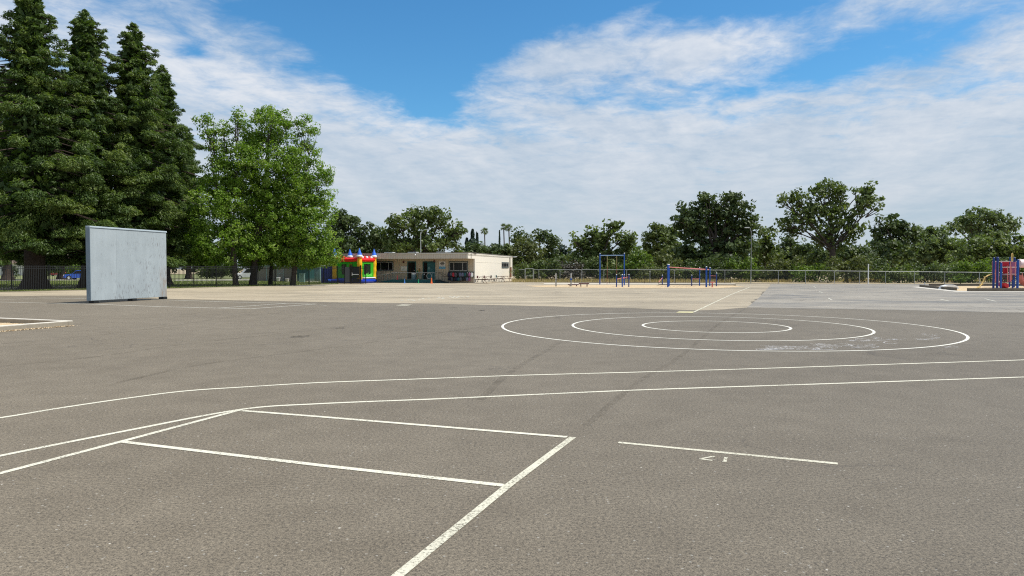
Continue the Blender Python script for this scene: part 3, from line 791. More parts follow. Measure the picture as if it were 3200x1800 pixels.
# white entrance step and lime netting folds on the right face
A, B = cn['n'], cn['r']; d = (B - A) / BS; nn = np.array([d[1], -d[0]])
q = MB(); q.prism([A + d * .3 + nn * .1, B - d * .2 + nn * .1, B - d * .2 + nn * .34, A + d * .3 + nn * .34], .56, .68); q.build('entrance_ledge', M['b_wht'], bh, world=True, bevel=.03)
q = MB()
for k in range(6):
    P = A + d * (.9 + .3 * k) + nn * .09; q.tube([(*P, .75 + .05 * (k % 2)), (*(P + d * .25), 1.0 + .1 * (k % 3))], [.05, .03], 6)
q.build('entrance_flap', M['b_lime'], bh, world=True)
# dark blue slide wall to the left
q = MB(); x0, x1 = 1007, 1049; Ys = bc[1] + 1.2
for k in range(9):
    x = x0 + (x1 - x0) * k / 8; a = at(x, 880, Ys); zt_ = at(x, 831 + (3 if k in (3, 4, 5) else 0) + random.uniform(-1, 1), Ys)[2]
    q.tube([(a[0], Ys, .0), (a[0], Ys, zt_ - .1), (a[0], Ys, zt_)], [.12, .12, .06], 10)
q.build('slide_wall', M['b_dkb'], bh, world=True)
q = MB(); a = at(1040, 880, Ys - .7); q.tube([(a[0] - .5, Ys - .7, .25), (a[0] + .6, Ys - .7, .25)], .25, 12); q.build('slide_tube', M['b_dkb'], bh, world=True)
q = MB(); a = at(1029, 873, Ys - 1); q.box((a[0], Ys - 1.0, .33), (.3, .25, .22)); q.build('blower_box', M['b_cone'], bh, world=True, bevel=.04)

# ---------------------------------------------------------------- classroom building
class Frame:
    def __init__(s, o, ang): s.o = np.array(o, float); s.c, s.s = math.cos(ang), math.sin(ang); s.ang = ang
    def loc(s, w): d = np.array(w) - s.o; return np.array([d[0] * s.c + d[1] * s.s, -d[0] * s.s + d[1] * s.c, d[2]])
    def hit(s, px, py, axis, val):
        d = ray(px, py); p0 = s.loc(np.array([0, 0, H])); dl = np.array([d[0] * s.c + d[1] * s.s, -d[0] * s.s + d[1] * s.c, d[2]])
        t = (val - p0[axis]) / dl[axis]; return p0 + dl * t
    def world(s, l): return np.array([s.o[0] + l[0] * s.c - l[1] * s.s, s.o[1] + l[0] * s.s + l[1] * s.c, s.o[2] + l[2]])
CORNER = G(1483.5, 884.5); BF = Frame(CORNER, R(-18))
def z3(x, y, c=0.0): return BF.hit(1160 + x / 9.908, 780 + y / 9.908, 1, c)
def z4(x, y, c=0.0): return BF.hit(1380 + x / 9.908, 780 + y / 9.908, 1, c)
def zs(x, y, c=0.0): return BF.hit(1380 + x / 9.908, 780 + y / 9.908, 0, c)
bl = thing('classroom_building', 'flat-roofed cream portable classroom building with a deep grey fascia', 'building', CORNER, R(-18))
BD = zs(2185, 900)[1]; BX = BF.hit(1085, 860, 1, 0)[0]; OH = 2.1
ZF, ZB = z3(1300, 105, -OH)[2], zs(2185, 205)[2]; SO = z3(1300, 283, -OH)[2]
def ztop(y): return ZF + (ZB - ZF) * (y + OH) / (BD + OH)
mb = MB(); mb.bb((BX, 0, 0), (-.14, .14, SO + .1)); mb.build('front_wall', M['siding_front'], bl)
# side wall with profile, including the fascia return
poly = [(0, 0), (BD, 0), (BD, ztop(BD) - .03), (-OH, ztop(-OH) - .03), (-OH, SO), (0, SO)]
mb = MB(); n = len(poly); vs = [(-.138, a, b) for a, b in poly] + [(0, a, b) for a, b in poly]
mb.add(vs, [tuple(reversed(range(n))), tuple(range(n, 2 * n))] + [(i, (i + 1) % n, n + (i + 1) % n, n + i) for i in range(n)])
mb.build('side_wall', M['siding'], bl)
mb = MB(); mb.bb((BX, -OH, SO), (-.14, -OH + .12, ZF - .16)); mb.build('fascia', M['fascia'], bl)
mb = MB(); mb.bb((BX, -OH - .05, ZF - .158), (.04, -OH + .12, ZF - .005)); mb.build('fascia_trim', simple('fascia_trim_paint', (.56, .53, .46), .7, .1), bl)
mb = MB(); mb.bb((BX, -OH + .12, SO + .02), (-.14, 0, SO + .08)); mb.build('soffit', simple('soffit_paint', (.50, .40, .28), .8, .08), bl)
mb = MB(); mb.add([(BX, -OH - .08, ZF), (.1, -OH - .08, ZF), (.1, BD + .1, ZB), (BX, BD + .1, ZB), (BX, -OH - .08, ZF + .05), (.1, -OH - .08, ZF + .05), (.1, BD + .1, ZB + .05), (BX, BD + .1, ZB + .05)],
                  [(3, 2, 1, 0), (4, 5, 6, 7), (0, 1, 5, 4), (1, 2, 6, 5), (2, 3, 7, 6), (3, 0, 4, 7)]); mb.build('roof', M['roof'], bl)
mb = MB(); mb.bb((BX, BD - .12, 0), (-.14, BD, ZB - .03)); mb.build('rear_wall', M['siding'], bl)
mb = MB(); mb.bb((BX, .142, 0), (BX + .12, BD - .122, ZB - .03)); mb.build('far_side_wall', M['siding'], bl)
# sloping trim, corner boards, seam on the side wall
mb = MB(); mb.bar((.02, -OH, ztop(-OH) - .26), (.02, BD, ztop(BD) - .2), .03, .035); mb.bar((.03, -OH, ztop(-OH) - .08), (.03, BD, ztop(BD) - .08), .05, .16); mb.build('gable_trim', simple('cream_trim', (.82, .76, .65), .7, .06), bl)
mb = MB(); mb.bb((.002, 0, 0), (.025, .12, SO)); mb.bb((.002, BD - .12, 0), (.025, BD, ZB - .2)); mb.bar((.01, .3, 2.45), (.01, BD - .7, 2.4), .012, .02); mb.build('corner_board', simple('corner_trim', (.84, .79, .69), .7, .06), bl)
for i, x in enumerate((560, 1290, 2180)):
    a = z3(x, 85, -OH + .5); mb = MB(); mb.box((a[0], -OH + .6, ZF + .09), (1.1, .7, .08)); mb.build('roof_vent', M['white'], bl)
def window(c, plane, x0, x1, z0, z1, divs, sill=False, off=.0):
    """plane 'y' : front face at y=off, looking to -y ; plane 'x' : side face at x=off, looking to +x"""
    def bx(a0_, a1_, d0, d1, b0_, b1_):
        return ((a0_, off - d1, b0_), (a1_, off - d0, b1_)) if plane == 'y' else ((off + d0, a0_, b0_), (off + d1, a1_, b1_))
    t = .09
    m = MB()
    for a in ((x0 - t, x1 + t, .002, .05, z1, z1 + t), (x0 - t, x1 + t, .002, .06, z0 - t, z0), (x0 - t, x0, .002, .048, z0, z1), (x1, x1 + t, .002, .048, z0, z1)): m.bb(*bx(*a))
    w = m.build('window', M['trim'], bl)
    m = MB(); m.bb(*bx(x0, x1, .002, .012, z0, z1)); m.build('pane', M['glass'], w)
    m = MB(); s = .045
    for a in ((x0, x1, .014, .04, z1 - s, z1), (x0, x1, .014, .04, z0, z0 + s), (x0, x0 + s, .014, .038, z0 + s, z1 - s), (x1 - s, x1, .014, .038, z0 + s, z1 - s)): m.bb(*bx(*a))
    for f_ in divs:
        xm = x0 + (x1 - x0) * f_; m.bb(*bx(xm - s / 2, xm + s / 2, .014, .037, z0 + s, z1 - s))
    m.build('sash', M['alu'], w); return w
a, b_ = z3(60, 640), z3(668, 385); window(bl, 'y', a[0], b_[0], a[2], b_[2], (.40, .79))
a, b_ = z4(250, 652), z4(800, 388); window(bl, 'y', a[0], b_[0], a[2], b_[2], (.24, .74))
a, b_ = zs(1865, 545), zs(2065, 415); window(bl, 'x', a[1], b_[1], a[2], b_[2], (.27, .73))
# doors
DZ = z3(1250, 905)[2]
a, b_ = z3(1122, 905), z3(1392, 362)
m = MB(); m.bb((a[0], -.05, DZ), (a[0] + .12, -.002, b_[2])); m.bb((b_[0] - .12, -.05, DZ), (b_[0], -.002, b_[2])); m.bb((a[0] + .12, -.05, b_[2] - .12), (b_[0] - .12, -.002, b_[2])); d1 = m.build('door', M['teal'], bl)
m = MB(); m.bb((a[0] + .12, -.02, DZ), (b_[0] - .12, -.004, b_[2] - .12)); m.build('doorway_screen', M['glass'], d1)
m = MB(); m.bb((b_[0] - .30, -.07, DZ + .95), (b_[0] - .18, -.052, DZ + 1.0)); m.build('handle', M['chrome'], d1)
a, b_ = z3(1600, 905), z3(1985, 362)
m = MB(); m.bb((a[0], -.05, DZ), (a[0] + .12, -.002, b_[2])); m.bb((b_[0] - .12, -.05, DZ), (b_[0], -.002, b_[2])); m.bb((a[0] + .12, -.05, b_[2] - .12), (b_[0] - .12, -.002, b_[2])); d2 = m.build('door', M['teal'], bl)
m = MB(); m.bb((a[0] + .12, -.02, DZ), (b_[0] - .12, -.004, b_[2] - .12)); m.build('open_doorway', M['dark'], d2)
m = MB(); hx = b_[0] - .08; m.bar((hx, -.06, (DZ + b_[2] - .12) / 2), (hx - .62, -.72, (DZ + b_[2] - .12) / 2), .05, b_[2] - .14 - DZ)
m.build('door_leaf', M['teal'], d2)
m = MB(); m.bar((hx - .5, -.66, DZ + 1.28), (hx - .42, -.58, DZ + 1.28), .02, .3); m.build('door_notice', M['teal_lt'], d2)
# lamps, camera, conduit, downspout
for x in (1012, 1960):
    a = z3(x, 375 if x < 1500 else 350); m = MB(); m.box((a[0], -.08, a[2]), (.16, .15, .22)); m.box((a[0], -.12, a[2] - .14), (.12, .12, .08)); m.build('wall_lamp', simple('lamp_brown', (.09, .03, .025), .5, .1), bl, bevel=.01)
a = z3(1380, 158, -OH); m = MB(); m.tube([(a[0], -OH - .002, a[2]), (a[0], -OH - .1, a[2])], .09, 14); m.tube([(a[0], -OH - .1, a[2]), (a[0] + .03, -OH - .25, a[2] - .06)], .06, 10); m.build('security_light', M['white'], bl)
a = zs(905, 110, 0); m = MB(); m.tube([(.05, a[1], SO + .02), (.05, a[1], ZF - .2), (.08, a[1] + .25, ZF + .02), (.1, a[1] + .9, ZF - .03), (.1, a[1] + 1.5, ZF - .12)], .025, 6); m.build('conduit', M['black'], bl)
a = zs(2105, 300, 0); m = MB(); m.bb((.03, a[1] - .05, 1.9), (.11, a[1] + .05, ZB - .15)); m.build('downspout', simple('grey_pipe', (.22, .20, .17), .6, .1), bl)
m = MB(); m.bb((.03, a[1] - .05, .5), (.16, a[1] + .42, 1.88)); m.build('meter_cover', M['rust'], bl)
a = zs(2190, 225, 0); m = MB(); m.box((.2, a[1] + .3, a[2]), (.28, .3, .14)); m.box((.45, a[1] + .3, a[2] + .02), (.2, .18, .1)); m.build('flood_light', M['white'], bl, bevel=.01)
# signs
def wall_sign(name, label, x0, y0, x1, y1):
    a, b_ = z3(x0, y1), z3(x1, y0); s = thing(name, label, 'sign', BF.world((a[0], -.0, a[2])), R(-18)); return s, b_[0] - a[0], b_[2] - a[2]
s, w, h = wall_sign('wall_sign', 'white wall sign with a dark diamond emblem above a blue band', 2105, 365, 2300, 595)
MB().bb((0, -.03, h * .30), (w, -.004, h)).build('board', M['signwhite'], s); MB().bb((0, -.031, 0), (w, -.004, h * .298)).build('blue_band', M['signblue'], s)
m = MB(); cxs, czs = w * .52, h * .70
def ring(m, cx_, cz_, rx, rz, t, y, n=20):
    vs = []; 
    for k in range(n):
        an = 2 * PI * k / n
        for q_ in (1, 1 - t): vs.append((cx_ + rx * q_ * math.cos(an), y, cz_ + rz * q_ * math.sin(an)))
    m.add(vs, [(2 * k, 2 * ((k + 1) % n), 2 * ((k + 1) % n) + 1, 2 * k + 1) for k in range(n)])
ring(m, cxs, czs, w * .30, h * .24, .22, -.036, 8)
m.bb((cxs - w * .34, -.037, czs - h * .045), (cxs + w * .34, -.034, czs + h * .06)); m.bb((cxs - w * .12, -.036, czs + h * .10), (cxs + w * .12, -.034, czs + h * .15)); m.bb((cxs - w * .1, -.036, czs - h * .15), (cxs + w * .1, -.034, czs - h * .1))
m.build('emblem', M['signink'], s)
m = MB(); m.bb((w * .12, -.035, h * .34), (w * .88, -.031, h * .365)); m.bb((w * .1, -.035, h * .12), (w * .9, -.032, h * .16)); m.build('lettering', M['signgrey'], s)
s, w, h = wall_sign('wall_sign', 'plain white notice board with faint green writing left of the first door', 918, 515, 1112, 655)
MB().bb((0, -.03, 0), (w, -.004, h)).build('board', M['signwhite'], s)
m = MB(); m.bb((w * .2, -.034, h * .42), (w * .6, -.031, h * .5)); m.bb((w * .15, -.034, h * .28), (w * .65, -.031, h * .34)); ring(m, w * .72, h * .58, w * .07, h * .12, .3, -.034, 10); m.build('lettering', M['signgrey'], s)
# ramp and stairs
rp = thing('access_ramp', 'teal wooden ramp and landing with grey handrails along the classroom front', 'ramp', CORNER, R(-18))
RY = -1.75
xa, xb, xc_ = z3(190, 1010, RY)[0], z3(650, 930, RY)[0], z3(1965, 930, RY)[0]; zd = z3(1300, 932, RY)[2]
m = MB(); m.extrude_y([(xa, .0), (xb, .0), (xb, zd), (xa, .05)], RY, -.10); m.build('ramp_slope', M['teal'], rp)
m = MB(); m.bb((xb + .004, RY, 0), (xc_, -.10, zd)); m.build('landing', M['teal'], rp)
m = MB()
for i in range(4):
    m.bb((xc_ + .004 + i * .30, RY + .2, 0), (xc_ + .30 + i * .30, -.3, zd * (1 - (i + 1) / 5)))
m.build('steps', M['trim'], rp)
m = MB(); zr2 = z3(1300, 716, RY)[2]; r_ = .022
m.tube([(xa, RY, .85), (xb, RY, zr2), (xc_, RY, zr2)], r_, 6); m.tube([(xa, -.25, .85), (xb, -.25, zr2 - .02), (xb + 4.3, -.25, zr2 - .02)], r_, 6); m.build('handrail', M['galvlight'], rp)
m = MB(); m.tube([(xb, RY, zd + .06), (xc_, RY, zd + .06)], .018, 6); m.tube([(xa, RY, .15), (xb, RY, zd + .06)], .018, 6); m.build('lower_rail', M['tealrail'], rp)
for x in (235, 410, 500, 655, 725, 890, 1040, 1250, 1460, 1495, 1590, 1900, 1968):
    p = z3(x, 900, RY); x_ = p[0]; zf = zd * max(0, min(1, (x_ - xa) / (xb - xa))); ztp = .85 + (zr2 - .85) * max(0, min(1, (x_ - xa) / (xb - xa)))
    MB().tube([(x_, RY, zf), (x_, RY, ztp)], .02, 6).build('rail_post', M['tealrail'], rp)
for yy in (RY + .3, -.5):
    p = [z3(x, y, yy) for x, y in ((1975, 735), (2060, 850), (2080, 1010))]
    m = MB(); m.tube([(xc_ + .02, yy, zr2), (xc_ + .4, yy, zr2), (xc_ + 1.1, yy, zr2 - .42), (xc_ + 1.75, yy, zr2 - .42), (xc_ + 1.75, yy, zr2 - .72), (xc_ + 1.2, yy, zr2 - .72)], .022, 6)
    m.tube([(xc_ + .4, yy, 0), (xc_ + .4, yy, zr2)], .02, 6); m.tube([(xc_ + 1.15, yy, 0), (xc_ + 1.15, yy, zr2 - .42)], .02, 6); m.build('stair_rail', M['black'], rp)
# cones
def cone(name, label, p, h, mat, group, tip=None, base=True):
    t = thing(name, label, 'cone', p, group=group)
    w = h * .42
    m = MB(); m.box((0, 0, .012 + .0), (w, w, .024)); m.build('base', M[mat] if base is True else M[base], t)
    m = MB(); m.lathe((0, 0, .024), [(w * .36, 0), (w * .3, h * .1), (w * .2, h * .5), (w * .11, h * .85), (w * .07, h * .96)], 16)
    m.build('body', M[mat], t)
    if tip: m = MB(); m.lathe((0, 0, h * .9), [(w * .13, 0), (w * .16, h * .05), (w * .1, h * .12)], 10); m.build('tip', M[tip], t)
    return t
cg = 'sports cones around the classroom ramp'
cone('traffic_cone', 'bright orange cone with black tip standing on the yard by the ramp steps', G(1348.5, 886), .74, 'orange', cg, 'black')
cone('traffic_cone', 'sky blue cone standing on the yard in front of the ramp', G(1264.5, 885.3), .50, 'bluec', cg)
cone('traffic_cone', 'green cone standing on the yard in front of the landing', G(1307.5, 885.2), .52, 'greenc', cg)
a = z3(808, 930, -1.2); cone('traffic_cone', 'red cone standing up on the ramp landing behind the rail', BF.world((a[0], -1.2, zd)), .56, 'pinkred', cg)
a = z3(1085, 930, -1.3); cone('traffic_cone', 'faded brown-orange cone on the landing left of the first door', BF.world((a[0], -1.3, zd)), .42, 'brown_pl', cg)
# bin, hoop, ball, broom rack, cart
a = z3(1318, 905, -.9); tb = thing('trash_bin', 'pale blue rubbish bin with a white bag over its rim on the landing', 'bin', BF.world((a[0], -.9, zd)))
m = MB(); m.lathe((0, 0, 0), [(.20, 0), (.22, .05), (.27, .70), (.28, .74)], 16); m.build('barrel', simple('bin_blue', (.18, .27, .30), .5, .1), tb)
m = MB(); m.lathe((0, 0, .62), [(.285, 0), (.30, .06), (.295, .14), (.27, .15)], 16); m.build('bag', M['white'], tb)
a = z3(1810, 815, -1.55); hp = thing('hula_hoop', 'pale ring hanging on the landing rail by the open door', 'hoop', BF.world((a[0], RY + .05, a[2])), R(-18))
m = MB(); m.tube([(.30 * math.cos(t), 0, .33 * math.sin(t)) for t in np.linspace(0, 2 * PI, 25)], .02, 6, False); m.build('ring', M['galvlight'], hp)
a = z3(1640, 765, -1.3); bb_ = thing('white_ball', 'small white ball on a rack behind the landing rail', 'ball', BF.world((a[0], -1.3, zd)))
m = MB(); m.lathe((0, 0, a[2] - zd - .07), [(.01, 0), (.05, .02), (.075, .07), (.05, .12), (.01, .14)], 12); m.build('ball', M['white'], bb_)
m = MB(); m.bb((-.28, -.15, 0), (-.24, .15, a[2] - zd - .07)); m.bb((.24, -.15, 0), (.28, .15, a[2] - zd - .07)); m.bb((-.28, -.15, .3), (.28, .15, .34)); m.bb((-.24, -.15, a[2] - zd - .12), (.24, .15, a[2] - zd - .075)); m.build('rack', M['black'], bb_)
a = z3(1455, 650, -.3); br = thing('broom_rack', 'yellow and green brooms leaning between the two doors', 'brooms', BF.world((a[0], -.35, zd)), R(-18))
for dx, mm, hh in ((-.22, 'greenc', 1.05), (-.05, 'yellow_pl', 1.25), (.14, 'yellow_pl', 1.22), (.05, 'black', 1.3)):
    m = MB(); m.tube([(dx, -.1, 0), (dx * .8, .25, hh)], .022, 6); m.box((dx * .8, .24, hh - .1), (.11, .05, .22)); m.build('broom', M[mm], br)
# backpacks on rails
a, b_ = z4(205, 700, -.12), z4(995, 700, -.12)
rk = thing('coat_rack', 'dark two-row hanging rail below the right window of the classroom', 'rack', BF.world((a[0], -.12, 0)), R(-18))
zr1, zr3 = z4(600, 697, -.12)[2], z4(600, 845, -.12)[2]
for z in (zr1, zr3): MB().bb((0, -.03, z - .06), (b_[0] - a[0], .08, z + .05)).build('rail', M['trim'], rk)
bx0, bw = a[0], b_[0] - a[0]
colsb = [('black', 'black'), ('b_dkb', 'navy'), ('red', 'red and grey'), ('signgrey', 'grey'), ('black', 'black'), ('house', 'pale lilac'), ('teal', 'dark green'), ('screen', 'charcoal'), ('plum', 'magenta'), ('pinkbag', 'pink'), ('white', 'white and black')]
M['pinkbag'] = simple('pink_fabric', (.26, .08, .18), .8, .2); M['lilac'] = simple('lilac_fabric', (.17, .18, .28), .8, .3); M['greybag'] = simple('grey_fabric', (.10, .11, .13), .8, .35); M['navybag'] = simple('navy_fabric', (.02, .025, .06), .8, .3)
row1 = [('navybag', 'black'), ('greybag', 'grey-blue'), ('red', 'red'), ('greybag', 'grey'), ('black', 'black'), ('lilac', 'lilac'), ('lilac', 'pale blue'), ('teal', 'dark green'), ('screen', 'charcoal'), ('pinkbag', 'pink'), ('white', 'white')]
row2 = [('navybag', 'navy'), ('greybag', 'grey'), ('black', 'black'), ('navybag', 'navy'), ('teal', 'teal'), ('greybag', 'silver-grey'), ('black', 'black'), ('screen', 'charcoal'), ('lilac', 'lilac'), ('pinkbag', 'pink')]
ordw = ['first', 'second', 'third', 'fourth', 'fifth', 'sixth', 'seventh', 'eighth', 'ninth', 'tenth', 'eleventh']
def backpack(p, w, h, mat, label):
    t = thing('backpack', label, 'backpack', p, R(-18) + random.uniform(-.1, .1), group='backpacks hanging on the classroom rack')
    m = MB(); m.lathe((0, 0, -h), [(w * .30, 0), (w * .46, h * .06), (w * .5, h * .3), (w * .46, h * .6), (w * .34, h * .82), (w * .12, h * .9)], 12)
    m.v = [(x, y * .55 - .12, z) for x, y, z in m.v]; m.build('bag', M[mat], t)
    m = MB(); m.tube([(-w * .15, -.1, -h * .2), (-w * .08, 0, 0), (w * .08, 0, 0), (w * .15, -.1, -h * .2)], .018, 5); m.build('strap', M['black'] if mat != 'black' else M['greybag'], t)
    m = MB(); m.box((0, -w * .33 - .12, -h * .68), (w * .55, .07, h * .3)); m.build('pocket', M[mat], t, bevel=.02)
for i, (mm, nm) in enumerate(row1):
    backpack(BF.world((bx0 + bw * (i + .5) / 11 + random.uniform(-.03, .03), -.2, zr1)), random.uniform(.26, .34), (zr1 - zr3) * random.uniform(.85, 1.1), mm, f'{nm} backpack, {ordw[i]} from the left in the upper row of the rack')
for i, (mm, nm) in enumerate(row2):
    backpack(BF.world((bx0 + bw * (i + .9) / 11.5 + random.uniform(-.03, .03), -.2, zr3)), random.uniform(.28, .36), random.uniform(.42, .52), mm, f'{nm} backpack, {ordw[i]} from the left in the lower row of the rack')
# picnic tables along the sunny side wall
def picnic(y, x, label):
    t = thing('picnic_table', label, 'picnic table', BF.world((x, y, 0)), R(-18), group='picnic tables along the sunny side wall'); L = 3.0
    MB().box((0, 0, .73), (.75, L, .05)).build('tabletop', M['wood'], t, bevel=.01)
    for sx in (-.62, .62): MB().box((sx, 0, .44), (.26, L, .045)).build('bench', M['wood'], t, bevel=.008)
    for sy in (-L * .36, L * .36):
        m = MB(); m.tube([(-.62, sy, 0), (-.25, sy, .70)], .025, 6); m.tube([(.62, sy, 0), (.25, sy, .70)], .025, 6); m.tube([(-.72, sy, .41), (.72, sy, .41)], .025, 6)
        m.tube([(-.7, sy, 0), (-.55, sy, 0)], .025, 6); m.tube([(.55, sy, 0), (.7, sy, 0)], .025, 6); m.tube([(0, sy, .41), (0, sy * .3, .70)], .02, 6); m.build('leg_frame', M['rust'], t)
    return t
ya, yb = zs(1300, 950, 1.3)[1], zs(1880, 950, 1.3)[1]
picnic(ya + .3, 1.35, 'picnic table standing against the cream side wall, nearer the corner'); picnic(yb + .1, 1.35, 'picnic table standing against the cream side wall, under the small window')
def chair(px, zpy, label, mat):
    p = zs(px, zpy, .45); t = thing('stacking_chair', label, 'chair', BF.world((.45, p[1], 0)), R(-18) + R(90), group='chairs between picnic tables and side wall')
    MB().box((0, 0, .43), (.42, .42, .04)).build('seat', M[mat], t, bevel=.01); MB().box((0, .2, .70), (.42, .03, .3)).build('backrest', M[mat], t, bevel=.01)
    for sx in (-.18, .18):
        for sy in (-.18, .18): MB().tube([(sx, sy, 0), (sx, sy, .42)], .014, 5).build('leg', M['black'], t)
chair(1160, 950, 'brown-grey chair at the corner end of the side wall', 'maroon'); chair(1370, 950, 'dark red chair behind the nearer picnic table', 'maroon')
chair(1580, 950, 'black chair between the two picnic tables', 'black'); chair(1740, 950, 'dark teal chair behind the farther picnic table', 'teal')

# street lamp behind the building
def lamp_post(px, ytop, Y, label, arm, r0=.09):
    b = at(px, 840, Y); b[2] = 0; t = thing('street_lamp', label, 'street lamp', b); zt_ = at(px, ytop, Y)[2]
    MB().tube([(0, 0, 0), (0, 0, zt_)], [r0, r0 * .6], 10).build('pole', M['galvlight'] if arm > 0 else M['steelgrey'], t)
    m = MB(); m.tube([(0, 0, zt_ - .3), (arm * .3, 0, zt_ + .25), (arm * .7, 0, zt_ + .42), (arm, 0, zt_ + .42)], .035, 6); m.build('arm', M['galvlight'] if arm > 0 else M['steelgrey'], t)
    m = MB(); m.box((arm + .2 * (1 if arm > 0 else -1), 0, zt_ + .41), (.5, .2, .1)); m.build('lamp_head', M['galvlight'], t, bevel=.02)
lamp_post(1315, 726, 101, 'pale street lamp with curved arm rising behind the classroom roof', .9, .075)
lamp_post(2347, 722, 84, 'slim grey light pole standing against the big dark oak', -.35, .05)

# ---------------------------------------------------------------- chain-link fence
cpx = [(1606, 880), (1640, 880.3), (1668, 880.7), (1684, 881), (1750, 881.8), (1818, 882.4), (1887, 883), (1958, 883.6), (2031, 884), (2107, 884.5), (2185, 885), (2265, 885.4), (2346, 885.7), (2432, 886), (2517, 886.3), (2607, 886.6), (2686, 886.7), (2767, 886.8), (2857, 887), (2952, 887.2), (3060, 887.4), (3180, 887.6), (3320, 888)]
ctop = lambda x: np.interp(x, [1600, 1700, 2000, 2400, 2760, 3090, 3320], [842, 842.4, 842.8, 844.6, 848, 851.3, 854])
cf = thing('chain_link_fence', 'long low chain-link fence with a bright top rail in front of the oaks', 'fence', G(*cpx[0]))
ps = []
for (x, y) in cpx:
    p = G(x, y); ps.append((p, at(x, ctop(x), p[1])[2]))
for i, (p, h) in enumerate(ps):
    if i in (1,): pass
    MB().tube([(p[0], p[1], 0), (p[0], p[1], h + .02)], .028, 6).build('post', M['galv'], cf, world=True)
    if i < len(ps) - 1 and i != 1:
        q, h2 = ps[i + 1]
        MB().tube([(p[0], p[1], h), (q[0], q[1], h2)], .024, 6).build('top_rail', M['galvlight'], cf, world=True)
        MB().quad((p[0], p[1], .03), (q[0], q[1], .03), (q[0], q[1], h2), (p[0], p[1], h)).build('wire_mesh', M['wire'], cf, world=True)
p, h = ps[1]; q, h2 = ps[2]
cgt = thing('chain_link_gate', 'small framed chain-link gate in the fence just right of the classroom', 'gate', p)
a = p + (q - p) * .07; b_ = p + (q - p) * .93; hh = h + .12
m = MB()
for s_, e_ in (((0, .1), (1, .1)), ((0, hh), (1, hh)), ((0, .75), (1, .75)), ((0, .1), (0, hh)), ((1, .1), (1, hh))):
    P = a + (b_ - a) * s_[0]; Q = a + (b_ - a) * e_[0]; m.tube([(P[0], P[1], s_[1]), (Q[0], Q[1], e_[1])], .028, 6)
m.build('gate_frame', M['galvlight'], cgt, world=True)
MB().quad((a[0], a[1], .1), (b_[0], b_[1], .1), (b_[0], b_[1], hh), (a[0], a[1], hh)).build('wire_mesh', M['wire'], cgt, world=True)
p = G(2713, 888); t = thing('white_pole', 'single white pole standing at the yard edge before the chain-link fence', 'pole', p)
MB().tube([(0, 0, 0), (0, 0, at(2713, 825, p[1])[2])], .055, 8).build('pole', M['white'], t); MB().lathe((0, 0, 0), [(.12, 0), (.12, .04), (.06, .06)], 10).build('base', M['galv'], t)

# ---------------------------------------------------------------- fitness play area
sheet('wood_chip_bed', rough_poly([G(1640, 893), G(1760, 890.5), G(2060, 890.8), G(2290, 892), G(2328, 895.5), G(2240, 901.5), G(2080, 901.2), G(1900, 900.2), G(1700, 898)], [.15] * 9), .012, M['chips'])
sheet('concrete_walk', [G(x, y)[:2] for x, y in ((1700, 888.2), (2290, 888.4), (2300, 886.3), (1700, 885.2))], .010, M['concrete'])
MB().bar(G(2060, 891.2) + (0, 0, .05), G(2300, 892.3) + (0, 0, .05), .12, .1).build('bed_edge', M['darkcurb'])['kind'] = 'structure'
def fpost(x, ytop, ybase, r, mat, parent, name='post', world=True):
    p = G(x, ybase); h = at(x, ytop, p[1])[2]
    m = MB(); m.tube([(p[0], p[1], 0), (p[0], p[1], h - .06)], r, 12); m.build(name, M[mat], parent, world=True)
    m = MB(); m.lathe((p[0], p[1], h - .06), [(r * 1.05, 0), (r * 1.05, .03), (r * .8, .06), (r * .3, .08)], 12); m.build('cap', M['galvlight'], parent, world=True)
    return p, h
def rod(pa, za, pb, zb_, r, mat, parent, name='bar'):
    MB().tube([(pa[0], pa[1], za), (pb[0], pb[1], zb_)], r, 8).build(name, M[mat], parent, world=True)
# tall rope frame
t = thing('climbing_frame', 'tall blue two-post frame with two hanging climbing ropes', 'climbing frame', G(1875, 889))
pA, hA = fpost(1874.5, 791, 889, .062, 'blue', t); pB, hB = fpost(1950.5, 790.5, 889, .062, 'blue', t)
rod(pA, hA - .25, pB, hB - .25, .045, 'bluelight', t, 'crossbar')
for x in (1897, 1927):
    p = G(x, 889.5); zt_ = hA - .28
    m = MB(); m.tube([(p[0], p[1], .02), (p[0] + .01, p[1], zt_ * .62)], .022, 6); m.build('rope', M['rope'], t, world=True)
    m = MB(); m.tube([(p[0] + .01, p[1], zt_ * .62), (p[0], p[1], zt_)], .018, 6); m.build('rope_upper', M['ropey'], t, world=True)
# low dip bars
t = thing('dip_bars', 'three low blue posts joined by two slanting pink bars', 'exercise bars', G(1946, 897))
p1, h1 = fpost(1926.5, 857.5, 897, .052, 'navy', t); p2, h2 = fpost(1944.5, 857, 897, .06, 'blue', t); p2b, _ = fpost(1951, 858, 892, .052, 'blue', t); p3, h3 = fpost(1965, 857, 897, .052, 'navy', t)
rod(p1, at(1930, 873, p1[1])[2], p2b, at(1946, 866, p2b[1])[2], .028, 'pink', t); rod(p2, at(1949, 871, p2[1])[2], p3, at(1965, 864.5, p3[1])[2], .028, 'pink', t)
# single post with slanting bar
t = thing('sit_up_bar', 'short blue post with a pink bar slanting to the ground', 'exercise bar', G(2069, 891))
p1, h1 = fpost(2069.5, 859, 891, .055, 'navy', t); q = G(2058.5, 893); rod(q, .35, p1, h1 - .3, .028, 'pink', t); rod(q, 0, q, .36, .02, 'black', t, 'foot')
